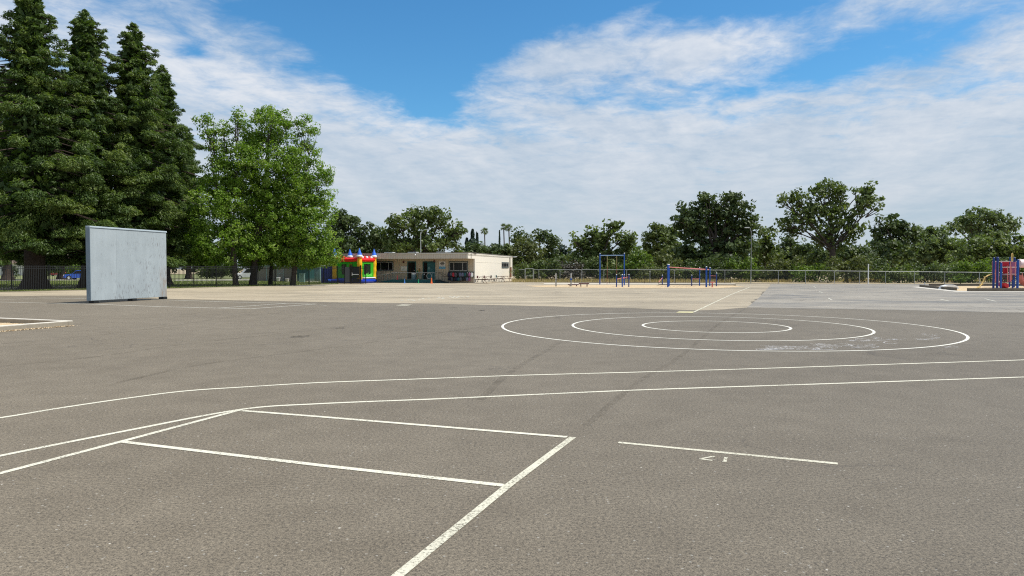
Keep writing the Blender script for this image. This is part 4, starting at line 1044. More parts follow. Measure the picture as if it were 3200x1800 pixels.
# overhead ladder
t = thing('overhead_ladder', 'blue-posted overhead ladder with long faded red rails', 'overhead ladder', G(2088, 898))
p1, h1 = fpost(2087, 825.5, 898, .075, 'blue', t); p1b, _ = fpost(2091, 826.5, 894.5, .06, 'blue', t)
p2, h2 = fpost(2207, 833, 898, .075, 'blue', t); p2b, _ = fpost(2218, 835, 894, .06, 'blue', t)
z1_, z2_ = at(2090, 834.5, p1[1])[2], at(2206, 842.5, p2[1])[2]
for (a, b_) in ((p1, p2), (p1b, p2b)):
    rod(a, z1_, b_, z2_, .035, 'pink', t, 'side_rail')
for k in range(9):
    f_ = (k + 1) / 10; a = p1 + (p2 - p1) * f_; b_ = p1b + (p2b - p1b) * f_; z = z1_ + (z2_ - z1_) * f_; rod(a, z - .05, b_, z - .05, .018, 'maroon', t, 'rung')
# graduated bars behind
t = thing('pull_up_bars', 'stepped blue posts with thin pink pull-up bars behind the ladder', 'exercise bars', G(2162, 894))
p1, h1 = fpost(2161.5, 859, 894, .052, 'navy', t); p2, h2 = fpost(2186, 835.5, 893.5, .055, 'blue', t); rod(p1, h1 - .4, p2, h1 - .4, .022, 'pink', t); p3, h3 = fpost(2238.5, 852.5, 895, .055, 'navy', t)
q = G(2218, 893.3); MB().tube([(q[0], q[1], 0), (q[0], q[1], h3)], .03, 8).build('inner_post', M['navy'], t, world=True)
rod(q, h3 - .3, p3, h3 - .3, .022, 'pink', t); rod(q, h3 - .5, p3, h3 - .5, .018, 'maroon', t)
# red stepping stool
p = G(2225.5, 898); t = thing('balance_step', 'small round red step on a single stem beside the ladder', 'step', p)
MB().lathe((0, 0, 0), [(.1, 0), (.1, .03), (.05, .05), (.05, .42)], 12).build('stem', M['red'], t); MB().lathe((0, 0, .42), [(.2, 0), (.22, .02), (.22, .06), (.18, .08)], 16).build('tread', M['pink'], t)
# two benches
for x0, x1, yt, yb_, lab in ((1774.5, 1808, 888, 895, 'low dark red bench, left of two at the chip bed'), (1808.5, 1841, 884.6, 896, 'taller dark red bench, right of two at the chip bed')):
    p = G((x0 + x1) / 2, yb_); h = at(x0, yt, p[1])[2]; L = (x1 - x0) / F * p[1]; t = thing('balance_bench', lab, 'bench', p, group='dark red benches')
    MB().box((0, 0, h - .045), (L, .22, .09)).build('seat', M['maroon'], t, bevel=.01)
    for s_ in (-.3, .3): MB().tube([(s_ * L, 0, 0), (s_ * L, 0, h - .09)], .045, 8).build('leg', M['maroon'], t)
# two twin-post stations
for x, lab, bd in ((1737.2, 'twin thin posts with a white panel on top, left one', False), (1784.5, 'twin thin posts with white panel above a blue band', True)):
    p = G(x, 895.5); t = thing('exercise_station', lab, 'exercise station', p, group='twin-post exercise stations'); h = at(x, 854.5, p[1])[2]
    for s_ in (-.062, .062): MB().tube([(s_, 0, 0), (s_, 0, h * .86)], .016, 8).build('post', M['black'], t)
    MB().bb((-.04, -.02, h * .58), (.04, .02, h)).build('panel', M['white'], t, bevel=.01); MB().bb((-.035, -.015, 0), (.035, .015, h * .55)).build('lower_panel', M['galvlight'], t)
    if bd: MB().bb((-.11, -.035, h * .5), (.11, .035, h * .62)).build('band', M['blue'], t)
# low dark railing
rpts = [G(x, 886) for x in (1796, 1905, 2014, 2110, 2200, 2282)]
lr = thing('low_railing', 'low dark metal railing behind the exercise posts', 'railing', rpts[0])
for i, p in enumerate(rpts):
    post(p, .82, .04, lr, cap=False)
    if i < 5: picket_panel(p, rpts[i + 1], lr, .8, .28, 'railing_panel', .008, z0=.12, second=False)

# ---------------------------------------------------------------- right playground
br_ = thing('playground_border', 'dark timber border with pale concrete edge around the right play structure', 'border', G(2877, 896))
def bpx(z, pts, w, h, mat, name='border_beam'):
    for a, b_ in zip(pts[:-1], pts[1:]):
        A, B = G(*a), G(*b_); m = MB(); m.bar(A + (0, 0, h / 2), B + (0, 0, h / 2), w, h); m.build(name, M[mat], br_, world=True)
bpx(0, [(2876, 896.5), (2957, 905), ], .16, .20, 'darkcurb'); bpx(0, [(2963, 905.5), (2986, 908)], .2, .24, 'darkcurb'); bpx(0, [(3024, 910.5), (3290, 911)], .2, .24, 'darkcurb'); bpx(0, [(2904, 893.6), (3140, 893.4), (3300, 893.2)], .16, .22, 'darkcurb')
sheet('concrete_apron', [G(x, y)[:2] for x, y in ((2848, 897.2), (2878, 896), (2990, 909), (3300, 911.5), (3300, 913.5), (2985, 912))], .012, M['path'])
sheet('wood_chip_bed', rough_poly([G(2890, 896.5), G(2905, 894.6), G(3290, 894.5), G(3290, 909.8), G(2995, 909.5)], [.1] * 5), .015, M['chips'])
a = G(2965, 903.5); rm = thing('access_step', 'white curved plastic ramp laid over the timber border', 'ramp', a)
m = MB(); pr = [(-.75, 0), (-.6, .25), (-.2, .36), (.25, .36), (.6, .24), (.7, 0)]; m.extrude_y(pr, -.25, .25); m.build('shell', M['white'], rm, bevel=.02)
ax = lambda x, y: (2840 + x / 7.156, 760 + y / 7.156)
pg = thing('play_structure', 'blue, plum and red climbing tower with slides at the right edge', 'play structure', G(3120, 903))
def P7(x, ytop, yb_, r, mat, name='post'):
    xx, yt = ax(x, ytop); p = G(xx, ax(0, yb_)[1]); h = at(xx, yt, p[1])[2]
    MB().tube([(p[0], p[1], 0), (p[0], p[1], h - .05)], r, 12).build(name, M[mat], pg, world=True)
    if r > .05: MB().lathe((p[0], p[1], h - .05), [(r * 1.06, 0), (r * 1.06, .05), (r * .6, .09)], 12).build('cap', M['navy'], pg, world=True)
    return p, h
P7(1890, 330, 1022, .082, 'navy'); P7(1975, 318, 1022, .09, 'navy'); P7(2055, 440, 1027, .078, 'blue'); P7(2250, 322, 985, .07, 'navy'); P7(2350, 322, 990, .08, 'navy'); P7(2428, 372, 1022, .09, 'blue'); P7(2320, 830, 1022, .07, 'navy')
P7(2620, 330, 1000, .085, 'navy')
for x, y0, y1 in ((1872, 410, 700), (1912, 400, 880), (1940, 590, 880), (2008, 430, 880), (2210, 500, 870), (2272, 400, 860), (2380, 420, 740), (2300, 520, 850)):
    xx, yt = ax(x, y0); Y = dist(ax(0, 1010)[1]); a = at(xx, yt, Y); b_ = at(xx, ax(0, y1)[1], Y)
    MB().tube([a, b_], .03, 8).build('vertical_bar', M['pink' if x % 3 else 'plum'], pg, world=True)
Yp = dist(ax(0, 1005)[1])
def panel(x0, y0, x1, y1, mat, name, dy=0.0, th=.05):
    a = at(*ax(x0, y0), Yp + dy); b_ = at(*ax(x1, y1), Yp + dy); MB().bb((a[0], Yp + dy - th / 2, b_[2]), (b_[0], Yp + dy + th / 2, a[2])).build(name, M[mat], pg, world=True, bevel=.015)
panel(2050, 420, 2240, 520, 'red', 'roof_panel', .9); panel(2105, 550, 2205, 680, 'red', 'climbing_panel', .8); panel(1890, 420, 1965, 860, 'plum', 'ladder_panel', .1)
panel(2290, 420, 2420, 720, 'plum', 'barrier_panel', .3); panel(2060, 688, 2440, 700, 'whitepink', 'deck_edge', -.02); panel(1895, 700, 2400, 712, 'maroon', 'deck', .5, 1.2); panel(2240, 480, 2290, 870, 'plum', 'side_panel', .15)
panel(1870, 400, 2330, 410, 'whitepink', 'top_rail', -.1, .05); panel(2080, 530, 2450, 545, 'whitepink', 'middle_rail', -.1, .05); panel(2420, 540, 2480, 700, 'maroon', 'end_panel', .3)
for k, y in enumerate((715, 755, 800, 845)): panel(2075, y, 2215, y + 22, 'maroon', 'step', -.15 - .12 * k, .25)
# red scoop slide
m = MB(); pr = [at(*ax(x, y), Yp - .4) for x, y in ((2080, 890), (2150, 885), (2200, 920), (2205, 985), (2170, 1010), (2110, 960))]
m.add([(p[0], Yp - .6, p[2]) for p in pr] + [(p[0], Yp + .2, p[2]) for p in pr], [tuple(range(6)), tuple(reversed(range(6, 12)))] + [((i + 1) % 6, i, 6 + i, 6 + (i + 1) % 6) for i in range(6)]); m.build('small_slide', M['red'], pg, world=True, bevel=.04)
m = MB(); m.tube([at(*ax(x, y), Yp - .2) for x, y in ((2300, 400), (2295, 290), (2303, 230), (2318, 222), (2326, 260), (2322, 400))], .035, 8); m.build('yellow_loop', M['yellow_pl'], pg, world=True)
for off in (-.18, .18):
    m = MB(); m.tube([at(*ax(x, y), Yp - .3 + off - k * .12) for k, (x, y) in enumerate(((1930, 690), (1850, 695), (1770, 720), (1705, 760), (1670, 850), (1620, 930), (1560, 990), (1470, 1020), (1360, 1030)))], .045, 8); m.build('yellow_climber_rail', M['yellow_pl'], pg, world=True)
for k, (x, y) in enumerate(((1720, 750), (1690, 800), (1660, 865), (1625, 925), (1570, 980))):
    a = at(*ax(x, y), Yp - .9); MB().tube([a + (0, -.2, 0), a + (0, .25, 0)], .03, 6).build('yellow_rung', M['yellow_pl'], pg, world=True)
m = MB(); m.tube([at(*ax(x, 455), Yp + .6) for x in (2455, 2600, 2750)], .36, 16); m.build('tunnel', M['whitepink'], pg, world=True)
m = MB(); a = [at(*ax(x, y), Yp - .1) for x, y in ((2470, 720), (2500, 830), (2580, 920), (2680, 990), (2760, 1000))]
for i in range(4):
    p, q = a[i], a[i + 1]; m.add([p + (0, -.3, 0), p + (0, .3, 0), q + (0, .3, 0), q + (0, -.3, 0), p + (0, -.3, .25), q + (0, -.3, .25), p + (0, .3, .25), q + (0, .3, .25)], [(0, 3, 2, 1), (0, 4, 5, 3), (1, 2, 7, 6)])
o = m.build('slide', M['pink'], pg, world=True); sm_ = o.modifiers.new('solid', 'SOLIDIFY'); sm_.thickness = .06
post_ = G(*ax(355, 945)); tt = thing('small_post', 'tiny pale stub post at the corner of the play border', 'post', post_)
MB().tube([(0, 0, 0), (0, 0, .22)], .05, 8).build('post', M['galvlight'], tt); MB().lathe((0, 0, .22), [(.07, 0), (.07, .03), (.03, .05)], 8).build('cap', M['white'], tt)

# ---------------------------------------------------------------- things beyond the black fence
def car(px, base_py, L, mat, label, rz=0.0, suv=False):
    p = G(px, base_py); t = thing('parked_car', label, 'car', p, rz); hh = 1.0 if suv else .9; top_ = 1.75 if suv else 1.45; W = 1.8
    prof = [(-L / 2, .35), (-L / 2 + .05, .65), (-L / 2 + .15, hh - .12), (-L * .22, hh), (-L * .08, top_ - .03), (L * .1, top_), (L * .30, top_ - .05), (L * .43, hh + .05), (L / 2 - .04, hh - .05), (L / 2, .38), (L * .42, .28), (-L * .42, .28)]
    MB().extrude_y(prof, -W / 2, W / 2).build('body', M[mat], t, bevel=.07)
    gl = [(-L * .19, hh + .02), (-L * .07, top_ - .1), (L * .1, top_ - .08), (L * .28, top_ - .12), (L * .37, hh + .06)]
    for s_ in (-1, 1): MB().extrude_y(gl, s_ * (W / 2 + .004) - .01, s_ * (W / 2 + .004) + .01).build('side_window', M['glass'], t)
    for sx in (-.31, .31):
        for s_ in (-1, 1):
            m = MB(); m.tube([(sx * L, s_ * (W / 2 - .2), .33), (sx * L, s_ * (W / 2 + .03), .33)], .33, 18); w = m.build('wheel', M['tyre'], t); MB().tube([(sx * L, s_ * (W / 2), .33), (sx * L, s_ * (W / 2 + .045), .33)], .2, 12).build('rim', M['chrome'], w)
    for s_ in (-1, 1): MB().bb((-L / 2 - .01, s_ * .62 - .2, .62), (-L / 2 + .12, s_ * .62 + .2, .78)).build('headlight', M['white'], t)
    MB().bb((-L / 2 - .02, -.45, .42), (-L / 2 + .1, .45, .56)).build('grille', M['black'], t)
    return t
car(254, 874.6, 4.2, 'carblue', 'bright blue hatchback parked beyond the lawn left of the grey wall', R(8))
car(178, 862.5, 4.5, 'carred', 'dark red car parked far off in front of the white house', R(2))
car(776, 872.5, 4.4, 'carwhite', 'white car parked behind the broadleaf tree trunks', R(28), True)
hs = at(120, 845, 172); hs[2] = 0; hw_ = thing('white_house', 'low white house across the park, seen between redwood trunks', 'house', hs)
m = MB(); m.bb((-18, 0, 0), (16, 9, 3.0)); m.build('wall', M['house'], hw_)
m = MB(); m.add([(-19, -.8, 2.95), (17, -.8, 2.95), (17, 9.8, 2.95), (-19, 9.8, 2.95), (-16, 4.5, 5.2), (14, 4.5, 5.2)], [(0, 1, 5, 4), (2, 3, 4, 5), (1, 2, 5), (3, 0, 4), (3, 2, 1, 0)]); m.build('roof', M['tile'], hw_)
for x in (-14, -9, -2, 4, 10): w = MB().bb((x, -.05, .9), (x + 1.5, -.002, 2.1)).build('window', M['alu'], hw_); MB().bb((x + .1, -.07, 1.0), (x + 1.4, -.052, 2.0)).build('pane', M['glass'], w)
MB().bb((7.2, -.06, 0), (8.2, -.002, 2.1)).build('door', M['rust'], hw_)
# board enclosure, teal containers, small items
ea, eb = G(802, 877.5), G(926, 880)
en = thing('board_enclosure', 'grey-brown boarded enclosure with pale framed doors behind the trunks', 'enclosure', ea)
zt_ = at(802, 832.5, ea[1])[2]
seg = [(802, 870, 'panelboard'), (870.5, 888, 'b'), (888.5, 926, 'panelboard')]
for x0, x1, mm in seg:
    f0, f1 = (x0 - 802) / 124, (x1 - 802) / 124; A, B = ea + (eb - ea) * f0, ea + (eb - ea) * f1
    MB().bar(A + (0, 0, zt_ / 2), B + (0, 0, zt_ / 2), .1, zt_).build('board_panel', M['panelboard'] if mm != 'b' else M['sheet_metal'], en, world=True)
m = MB(); m.bar(ea + (0, -.06, zt_ + .04), eb + (0, -.06, zt_ + .04), .14, .08)
m.build('top_rail', M['signgrey'], en, world=True)
for x in (803, 836, 869, 889, 925):
    A = ea + (eb - ea) * ((x - 802) / 124); MB().box((A[0], A[1] - .08, zt_ / 2), (.09, .06, zt_)).build('post', M['signgrey'], en, world=True)
m = MB(); A = ea + (eb - ea) * (.56); B = ea + (eb - ea) * .69; m.bar(A + (0, -.1, 1.0), B + (0, -.1, 1.0), .05, .06); m.build('door_bar', M['signgrey'], en, world=True)
for x0, x1, yt, yb_, mm, lab, nm in ((929, 966, 833, 880, 'corr_teal', 'dark teal corrugated container under the broadleaf tree', 'storage_container'), (970, 1000, 828, 878.5, 'corr_tealp', 'pale teal metal shed left of the bounce house', 'metal_shed')):
    p = G(x0, yb_); q = G(x1, yb_); h = at(x0, yt, p[1])[2]; t = thing(nm, lab, 'shed' if 'shed' in nm else 'container', p)
    MB().bb((0, 0, 0), (q[0] - p[0], 2.4, h - .1)).build('body', M[mm], t); MB().bb((-.08, -.08, h - .098), (q[0] - p[0] + .08, 2.5, h)).build('roof', M['galvlight' if 'shed' in nm else 'teal'], t)
    MB().bb((.3, -.04, 0), ((q[0] - p[0]) - .3, -.004, h - .4)).build('door', M[mm], t)
for x, y, w, h, mm, lab, nm in ((870, 879.5, .5, .5, 'white', 'white plastic tub on the grass by the board enclosure', 'plastic_tub'), (898, 880.5, .45, .35, 'chipleaf2', 'small pale brown bucket beside the white tub', 'bucket'), (944, 883, .6, 1.1, 'teal_lt', 'slim pale teal utility box before the dark teal container', 'utility_box')):
    if mm == 'chipleaf2': mm = 'house'
    p = G(x, y); t = thing(nm, lab, nm.split('_')[-1], p)
    if nm == 'utility_box': MB().bb((-w / 2, -.2, 0), (w / 2, .2, h - .05)).build('cabinet', M[mm], t, bevel=.01); MB().bb((-w / 2 - .03, -.23, h - .048), (w / 2 + .03, .23, h)).build('lid', M[mm], t)
    else: MB().lathe((0, 0, 0), [(w * .4, 0), (w * .5, h * .9), (w * .53, h)], 14).build('shell', M[mm], t); MB().lathe((0, 0, h), [(w * .53, 0), (w * .53, .03), (w * .45, .05)], 14).build('rim', M[mm], t)

# ---------------------------------------------------------------- trees : left
redwood(110, 903.5, -75, 5.5, 'tallest redwood at the left, its tip cut off by the frame, thick flared trunk', seed=1, lowz=3.3, nbr=400, tr=.75)
redwood(279, 899, 33, 5.7, 'redwood with narrow tip above and behind the grey handball wall', seed=2, lowz=2.9, nbr=370, tr=.6)
redwood(427, 896, 74, 5.5, 'redwood with sharp pointed tip and bare trunk gap, right of the handball wall', seed=3, lowz=2.9, nbr=370, tr=.6)
redwood(515, 891, 205, 4.7, 'shorter dense redwood filling the right flank of the row', seed=4, lowz=3.3, nbr=270, tr=.5)
redwood(-35, 893, 190, 5.0, 'redwood mostly outside the left edge of the frame', seed=5, lowz=3, nbr=300)
redwood(24, 876, 210, 5.2, 'farther redwood at the left edge, trunk behind the fence', seed=6, lowz=4.2, nbr=280, dens=.8)
redwood(192, 873.5, 230, 5.0, 'farther redwood between the two left tips, thin trunk beside the blue car', seed=8, lowz=4.2, nbr=280, dens=.8, tr=.45)
redwood(590, 871.5, 400, 4.0, 'short farther redwood beside the bright broadleaf trees', seed=9, lowz=3.0, nbr=240, dens=.8, tr=.4)
gA = 'bright broadleaf trees behind the black fence'
def bt(px, py, Y, lst, label, tr, per=66, sub=.55, size=.098, seed=0, **k):
    base = at(px, py, Y); base[2] = 0
    return tree('broadleaf_tree', label, base, px_blobs(Y, lst), 'broad', tr, group=gA, per=per, size=size, sub=sub, aspect=.72, limbk=.6, **k)
bt(737, 893, 67.5, [(690, 470, 55, 60), (655, 420, 28, 30), (640, 375, 26, 18), (700, 400, 25, 30), (770, 490, 46, 52), (740, 380, 20, 28), (745, 355, 14, 18), (680, 560, 75, 75), (670, 660, 70, 75), (680, 750, 72, 62), (650, 790, 45, 32), (720, 640, 70, 80), (640, 815, 34, 22), (700, 812, 50, 22), (610, 740, 26, 40), (730, 560, 60, 60), (735, 720, 60, 60)],
   'left broadleaf tree, looser crown with thin upright tips', .24)
bt(790, 890, 69.5, [(850, 385, 50, 52), (825, 360, 30, 28), (880, 365, 32, 34), (925, 510, 38, 46), (785, 430, 40, 36), (800, 440, 62, 52), (880, 450, 60, 60), (840, 520, 88, 72), (780, 560, 70, 80), (900, 560, 64, 80), (830, 640, 95, 85), (760, 700, 80, 75), (860, 740, 95, 60), (930, 700, 60, 75), (800, 780, 85, 36), (900, 785, 80, 32), (790, 812, 60, 22), (870, 815, 66, 18), (850, 600, 60, 60), (850, 680, 70, 60)],
   'central and tallest broadleaf tree with forked pale trunk', .33)
bt(845, 885, 72.5, [(900, 690, 70, 80), (850, 760, 80, 45), (930, 600, 60, 80), (780, 640, 60, 80)], 'inner broadleaf tree with thin dark trunk behind the central one', .2)
bt(915, 888, 70.5, [(945, 395, 34, 32), (975, 405, 24, 24), (960, 470, 40, 45), (975, 540, 55, 48), (1010, 560, 34, 36), (985, 620, 62, 52), (1010, 680, 50, 46), (970, 710, 65, 60), (1025, 745, 40, 42), (990, 785, 66, 36), (1040, 800, 34, 24), (940, 790, 60, 34), (960, 818, 60, 18), (1010, 815, 46, 18), (955, 640, 50, 50)],
   'right broadleaf tree, leaning open crown hanging over the bounce house', .24, per=54)

# ---------------------------------------------------------------- trees : right and behind
gO = 'trees beyond the classroom and the chain-link fence'
def oak(px, Y, lst, label, mat='oak', tr=.4, name='oak_tree', per=15, size=.27, sub=.85, base_px=None, **k):
    base = at(px if base_px is None else base_px, 850, Y); base[2] = 0
    return tree(name, label, base, px_blobs(Y, lst, **({'depth': k.pop('depth')} if 'depth' in k else {})), mat, tr, group=gO, per=per, size=size, sub=sub, **k)
oak(1090, 112, [(1060, 690, 38, 42), (1095, 710, 42, 42), (1135, 730, 40, 34), (1075, 760, 60, 50), (1140, 775, 50, 36), (1175, 755, 26, 26), (1040, 740, 40, 60), (1150, 805, 60, 26)], 'dark oak just right of the broadleaf trees, behind the bounce house', 'oak_dark')
oak(1315, 112, [(1245, 700, 44, 32), (1215, 735, 36, 30), (1290, 672, 40, 30), (1345, 665, 40, 28), (1375, 690, 44, 32), (1415, 720, 38, 34), (1310, 720, 60, 44), (1400, 760, 50, 40), (1250, 765, 60, 36), (1340, 775, 60, 32), (1440, 722, 18, 20)], 'large round-crowned oak rising behind the middle of the classroom roof', 'oak', .5, per=12)
oak(1510, 150, [(1490, 790, 48, 30), (1540, 788, 45, 30), (1585, 790, 34, 26), (1570, 800, 50, 30), (1460, 800, 30, 24)], 'low far tree mass behind the right end of the classroom', 'oak_dark', .3, size=.34)
oak(1655, 106, [(1650, 775, 44, 48), (1625, 800, 38, 44), (1675, 810, 50, 44), (1640, 830, 50, 30)], 'feathery olive-green tree right of the classroom corner', 'olive', .3, sub=.6, size=.2, per=20)
oak(1700, 112, [(1690, 735, 24, 16), (1665, 755, 20, 18), (1620, 737, 18, 16), (1715, 755, 38, 28), (1725, 790, 38, 36), (1735, 825, 40, 30), (1610, 760, 18, 26)], 'dark oak behind the olive-green tree beside the classroom', 'oak_dark', .4)
oak(1765, 190, [(1755, 782, 14, 16), (1770, 800, 18, 14), (1752, 800, 20, 22)], 'small far bluish tree in the gap of the tree line', 'conifer', .3, size=.42, sub=1.2)
oak(1870, 99, [(1845, 735, 36, 32), (1815, 770, 38, 32), (1912, 712, 32, 28), (1895, 745, 42, 36), (1945, 748, 34, 30), (1960, 790, 40, 36), (1870, 790, 70, 44), (1825, 815, 50, 34), (1925, 825, 60, 34), (1790, 748, 12, 10)], 'wide dark oak behind the tall blue rope frame', 'oak', .45)
oak(2060, 135, [(2060, 725, 32, 24), (2095, 722, 34, 22), (2035, 745, 30, 26), (2080, 760, 50, 34), (2050, 790, 50, 30), (2043, 706, 7, 14)], 'mid-distance green tree left of the big dark oak', 'oak', .4, size=.32)
oak(2000, 93, [(1995, 800, 22, 24), (2015, 812, 28, 26), (1985, 830, 30, 22), (2020, 840, 30, 16), (1975, 812, 12, 20)], 'bright yellow-green young tree behind the chain-link fence', 'bright', .15, name='young_tree', sub=.5, size=.17, per=22)
oak(2080, 95, [(2080, 805, 36, 28), (2060, 830, 34, 22), (2105, 828, 34, 24)], 'rounded olive bush beneath the big dark oak, behind the overhead ladder', 'olive', .15, name='olive_shrub', sub=.5, size=.17, per=22)
oak(2240, 99, [(2160, 660, 40, 30), (2205, 635, 38, 30), (2240, 660, 50, 40), (2285, 625, 28, 26), (2305, 650, 34, 30), (2140, 690, 40, 26), (2180, 710, 60, 46), (2260, 710, 70, 52), (2335, 690, 36, 30), (2345, 720, 32, 26), (2320, 745, 45, 36), (2200, 770, 66, 46), (2290, 790, 66, 42), (2150, 800, 44, 36), (2240, 820, 80, 30), (2270, 612, 8, 10)], 'biggest dense dark oak with a broad round crown', 'oak_dark', .6, per=19)
oak(2390, 106, [(2385, 745, 30, 30), (2410, 760, 28, 30), (2380, 790, 40, 34), (2420, 800, 30, 28)], 'green oak tucked right of the grey light pole', 'oak', .3)
# the open oak
oak(2605, 93, [(2590, 590, 52, 28), (2560, 605, 32, 22), (2630, 605, 36, 26), (2472, 613, 34, 22), (2440, 632, 16, 22), (2497, 640, 40, 28), (2480, 680, 36, 26), (2545, 660, 46, 30), (2600, 645, 44, 30), (2445, 700, 30, 18), (2480, 720, 36, 16), (2530, 700, 40, 24), (2600, 700, 42, 26), (2640, 670, 36, 30), (2660, 710, 40, 22), (2700, 590, 34, 22), (2722, 615, 28, 26), (2690, 630, 34, 26), (2735, 650, 20, 16), (2680, 660, 26, 22), (2590, 745, 50, 26), (2650, 740, 34, 20), (2620, 770, 30, 18)],
    'tall open-crowned oak with visible limbs and thick dark trunk', 'oak', .44, limbk=.6, per=13, sub=.62, size=.24, fork_z=.38)
oak(2790, 100, [(2790, 700, 36, 28), (2760, 725, 34, 24), (2825, 715, 34, 32), (2850, 745, 30, 30), (2790, 750, 60, 36), (2760, 790, 55, 40), (2830, 800, 50, 40), (2745, 690, 14, 14)], 'rounded dark oak right of the tall open-crowned one', 'oak_dark', .4)
oak(2655, 97, [(2650, 800, 50, 34), (2700, 810, 40, 34), (2560, 810, 44, 30)], 'low dark oak growing under the tall open-crowned oak', 'oak_dark', .25)
oak(2890, 118, [(2880, 730, 34, 22), (2920, 735, 34, 22), (2900, 765, 60, 36), (2960, 775, 50, 36), (2880, 800, 60, 40), (2950, 815, 60, 34)], 'greyish mid-distance oak between the dark oak and the spreading one', 'oak_pale', .4, size=.3)
oak(3065, 128, [(3060, 670, 46, 22), (3010, 690, 42, 20), (2985, 715, 36, 18), (3105, 680, 40, 22), (3140, 695, 36, 20), (3170, 702, 22, 18), (3060, 705, 60, 24), (3120, 725, 46, 24), (3050, 740, 44, 22)], 'pale green spreading tree with a flat umbrella crown at the right', 'oak_pale', .5, per=13, sub=.7, fork_z=.45)
oak(3110, 108, [(3060, 770, 50, 34), (3120, 760, 50, 34), (3170, 765, 40, 34), (3090, 810, 60, 34), (3160, 810, 60, 34), (3020, 800, 50, 40), (3230, 780, 50, 44)], 'dark mixed oak thicket behind the play structure', 'oak', .35)
oak(2470, 112, [(2470, 775, 46, 34), (2440, 800, 44, 36), (2510, 790, 50, 34), (2500, 820, 50, 30)], 'dark green oak left of the tall open-crowned oak, low behind the fence', 'oak_dark', .35)
# understorey shrubs directly behind the chain-link fence
sm = [('oak_dark', 'dark'), ('olive', 'olive'), ('bright', 'light green'), ('oak', 'mid green'), ('greybrush', 'grey-brown'), ('oak_pale', 'greyish green')]
marks = [(1656, 'behind the chain-link gate'), (1710, 'left of the white-topped posts'), (1775, 'behind the two dark red benches'), (1840, 'left of the rope frame'), (1915, 'inside the rope frame opening'), (1985, 'right of the rope frame'), (2055, 'behind the slanting pink bar'), (2130, 'under the overhead ladder rails'), (2195, 'behind the right ladder post'), (2260, 'right of the pull-up bars'), (2315, 'left of the grey light pole'), (2390, 'right of the grey light pole'), (2455, 'left of the open oak trunk'), (2535, 'beside the open oak trunk on its left'), (2650, 'beside the open oak trunk on its right'), (2735, 'right of the white pole'), (2810, 'left end of the play border'), (2890, 'behind the play border corner'), (2960, 'behind the white ramp'), (3040, 'left of the play structure'), (3110, 'behind the play structure'), (3180, 'at the right edge of the frame')]
pick = [3, 0, 4, 0, 0, 2, 1, 3, 0, 0, 2, 3, 1, 2, 1, 0, 3, 0, 5, 2, 0, 3]
for i, (x, where) in enumerate(marks):
    mm, nm = sm[pick[i]]; Y = random.uniform(89, 94) + (2 if x < 1800 else 0) - (6 if x > 2500 else 0); b = at(x, 870, Y); b[2] = 0
    h = random.uniform(1.6, 3.2); w = random.uniform(1.5, 2.2)
    bl_ = [((b[0] + dx * w, Y + random.uniform(-.5, .8), h * fz), (w * .62, w * .6, h * .33)) for dx, fz in ((-.9, .35), (-.3, .55), (.35, .5), (.9, .36), (0, .3), (.6, .75), (-.6, .72))]
    tree('shrub', f'{nm} shrub behind the chain-link fence, {where}', b, bl_, mm, .07, 'shrub', gO, per=24, size=.15, sub=.42, fork_z=.25)
p = G(3010, 886.5); tree('shrub', 'small yellow-green bush before the fence left of the yellow climber', (p[0], p[1] + .5, 0), [((p[0] - .5, p[1] + .5, .55), (.7, .5, .3)), ((p[0] + .35, p[1] + .5, .75), (.65, .5, .32)), ((p[0], p[1] + .5, .35), (.6, .5, .25))], 'bright', .04, 'shrub', None, per=40, size=.11, sub=.25)
# far conifers, cypresses and palms
for x, yt, Y, w, lab in ((1477, 718, 200, 2.6, 'far dark pointed conifer, taller of two behind the classroom end'), (1459, 745, 200, 1.9, 'far short conifer beside the taller dark one')):
    b = at(x, 800, Y); b[2] = 0; zt_ = at(x, yt, Y)[2]; t = thing('conifer', lab, 'tree', b, group=gO)
    MB().tube([(0, 0, 0), (0, 0, zt_ * .97)], [.35, .04], 8).build('trunk', M['bark'], t)
    n = 5000; u = rng.random(n) ** .8; z = zt_ * (.25 + .75 * u); r = w * (1 - u) ** .8 * (.7 + .3 * np.sin(z * 2.2)) * rng.uniform(.4, 1.05, n); a = rng.uniform(0, 2 * PI, n)
    P = np.stack([b[0] + r * np.cos(a), b[1] + r * np.sin(a), z], 1); N = nrm(np.stack([np.cos(a), np.sin(a), np.full(n, .6)], 1) + rng.normal(size=(n, 3)) * .4)
    nonplanar('crown', leaves(P, N, rng.normal(size=(n, 3)), np.full(n, .42), np.full(n, .25)), M['conifer'], rng.normal(.45, .2, n), t, b)
for x, yt, lab in ((1489.5, 727, 'thin far cypress, left of a pair by the conifer'), (1493, 730, 'thin far cypress, right of a pair by the conifer'), (1561, 722, 'thin far cypress just left of the palms')):
    Y = 205; b = at(x, 800, Y); b[2] = 0; zt_ = at(x, yt, Y)[2]; t = thing('cypress', lab, 'tree', b, group=gO)
    MB().tube([(0, 0, 0), (0, 0, zt_ * .9)], [.2, .03], 6).build('trunk', M['bark'], t)
    n = 1500; u = rng.random(n); z = zt_ * (.1 + .9 * u); r = .45 * np.sqrt(1 - u) * rng.uniform(.5, 1, n); a = rng.uniform(0, 2 * PI, n)
    P = np.stack([b[0] + r * np.cos(a), b[1] + r * np.sin(a), z], 1); N = nrm(np.stack([np.cos(a), np.sin(a), a * 0], 1) + rng.normal(size=(n, 3)) * .3)
    nonplanar('crown', leaves(P, N, np.tile([0, 0, 1.], (n, 1)) + rng.normal(size=(n, 3)) * .2, np.full(n, .4), np.full(n, .16)), M['conifer'], rng.normal(.4, .2, n), t, b)
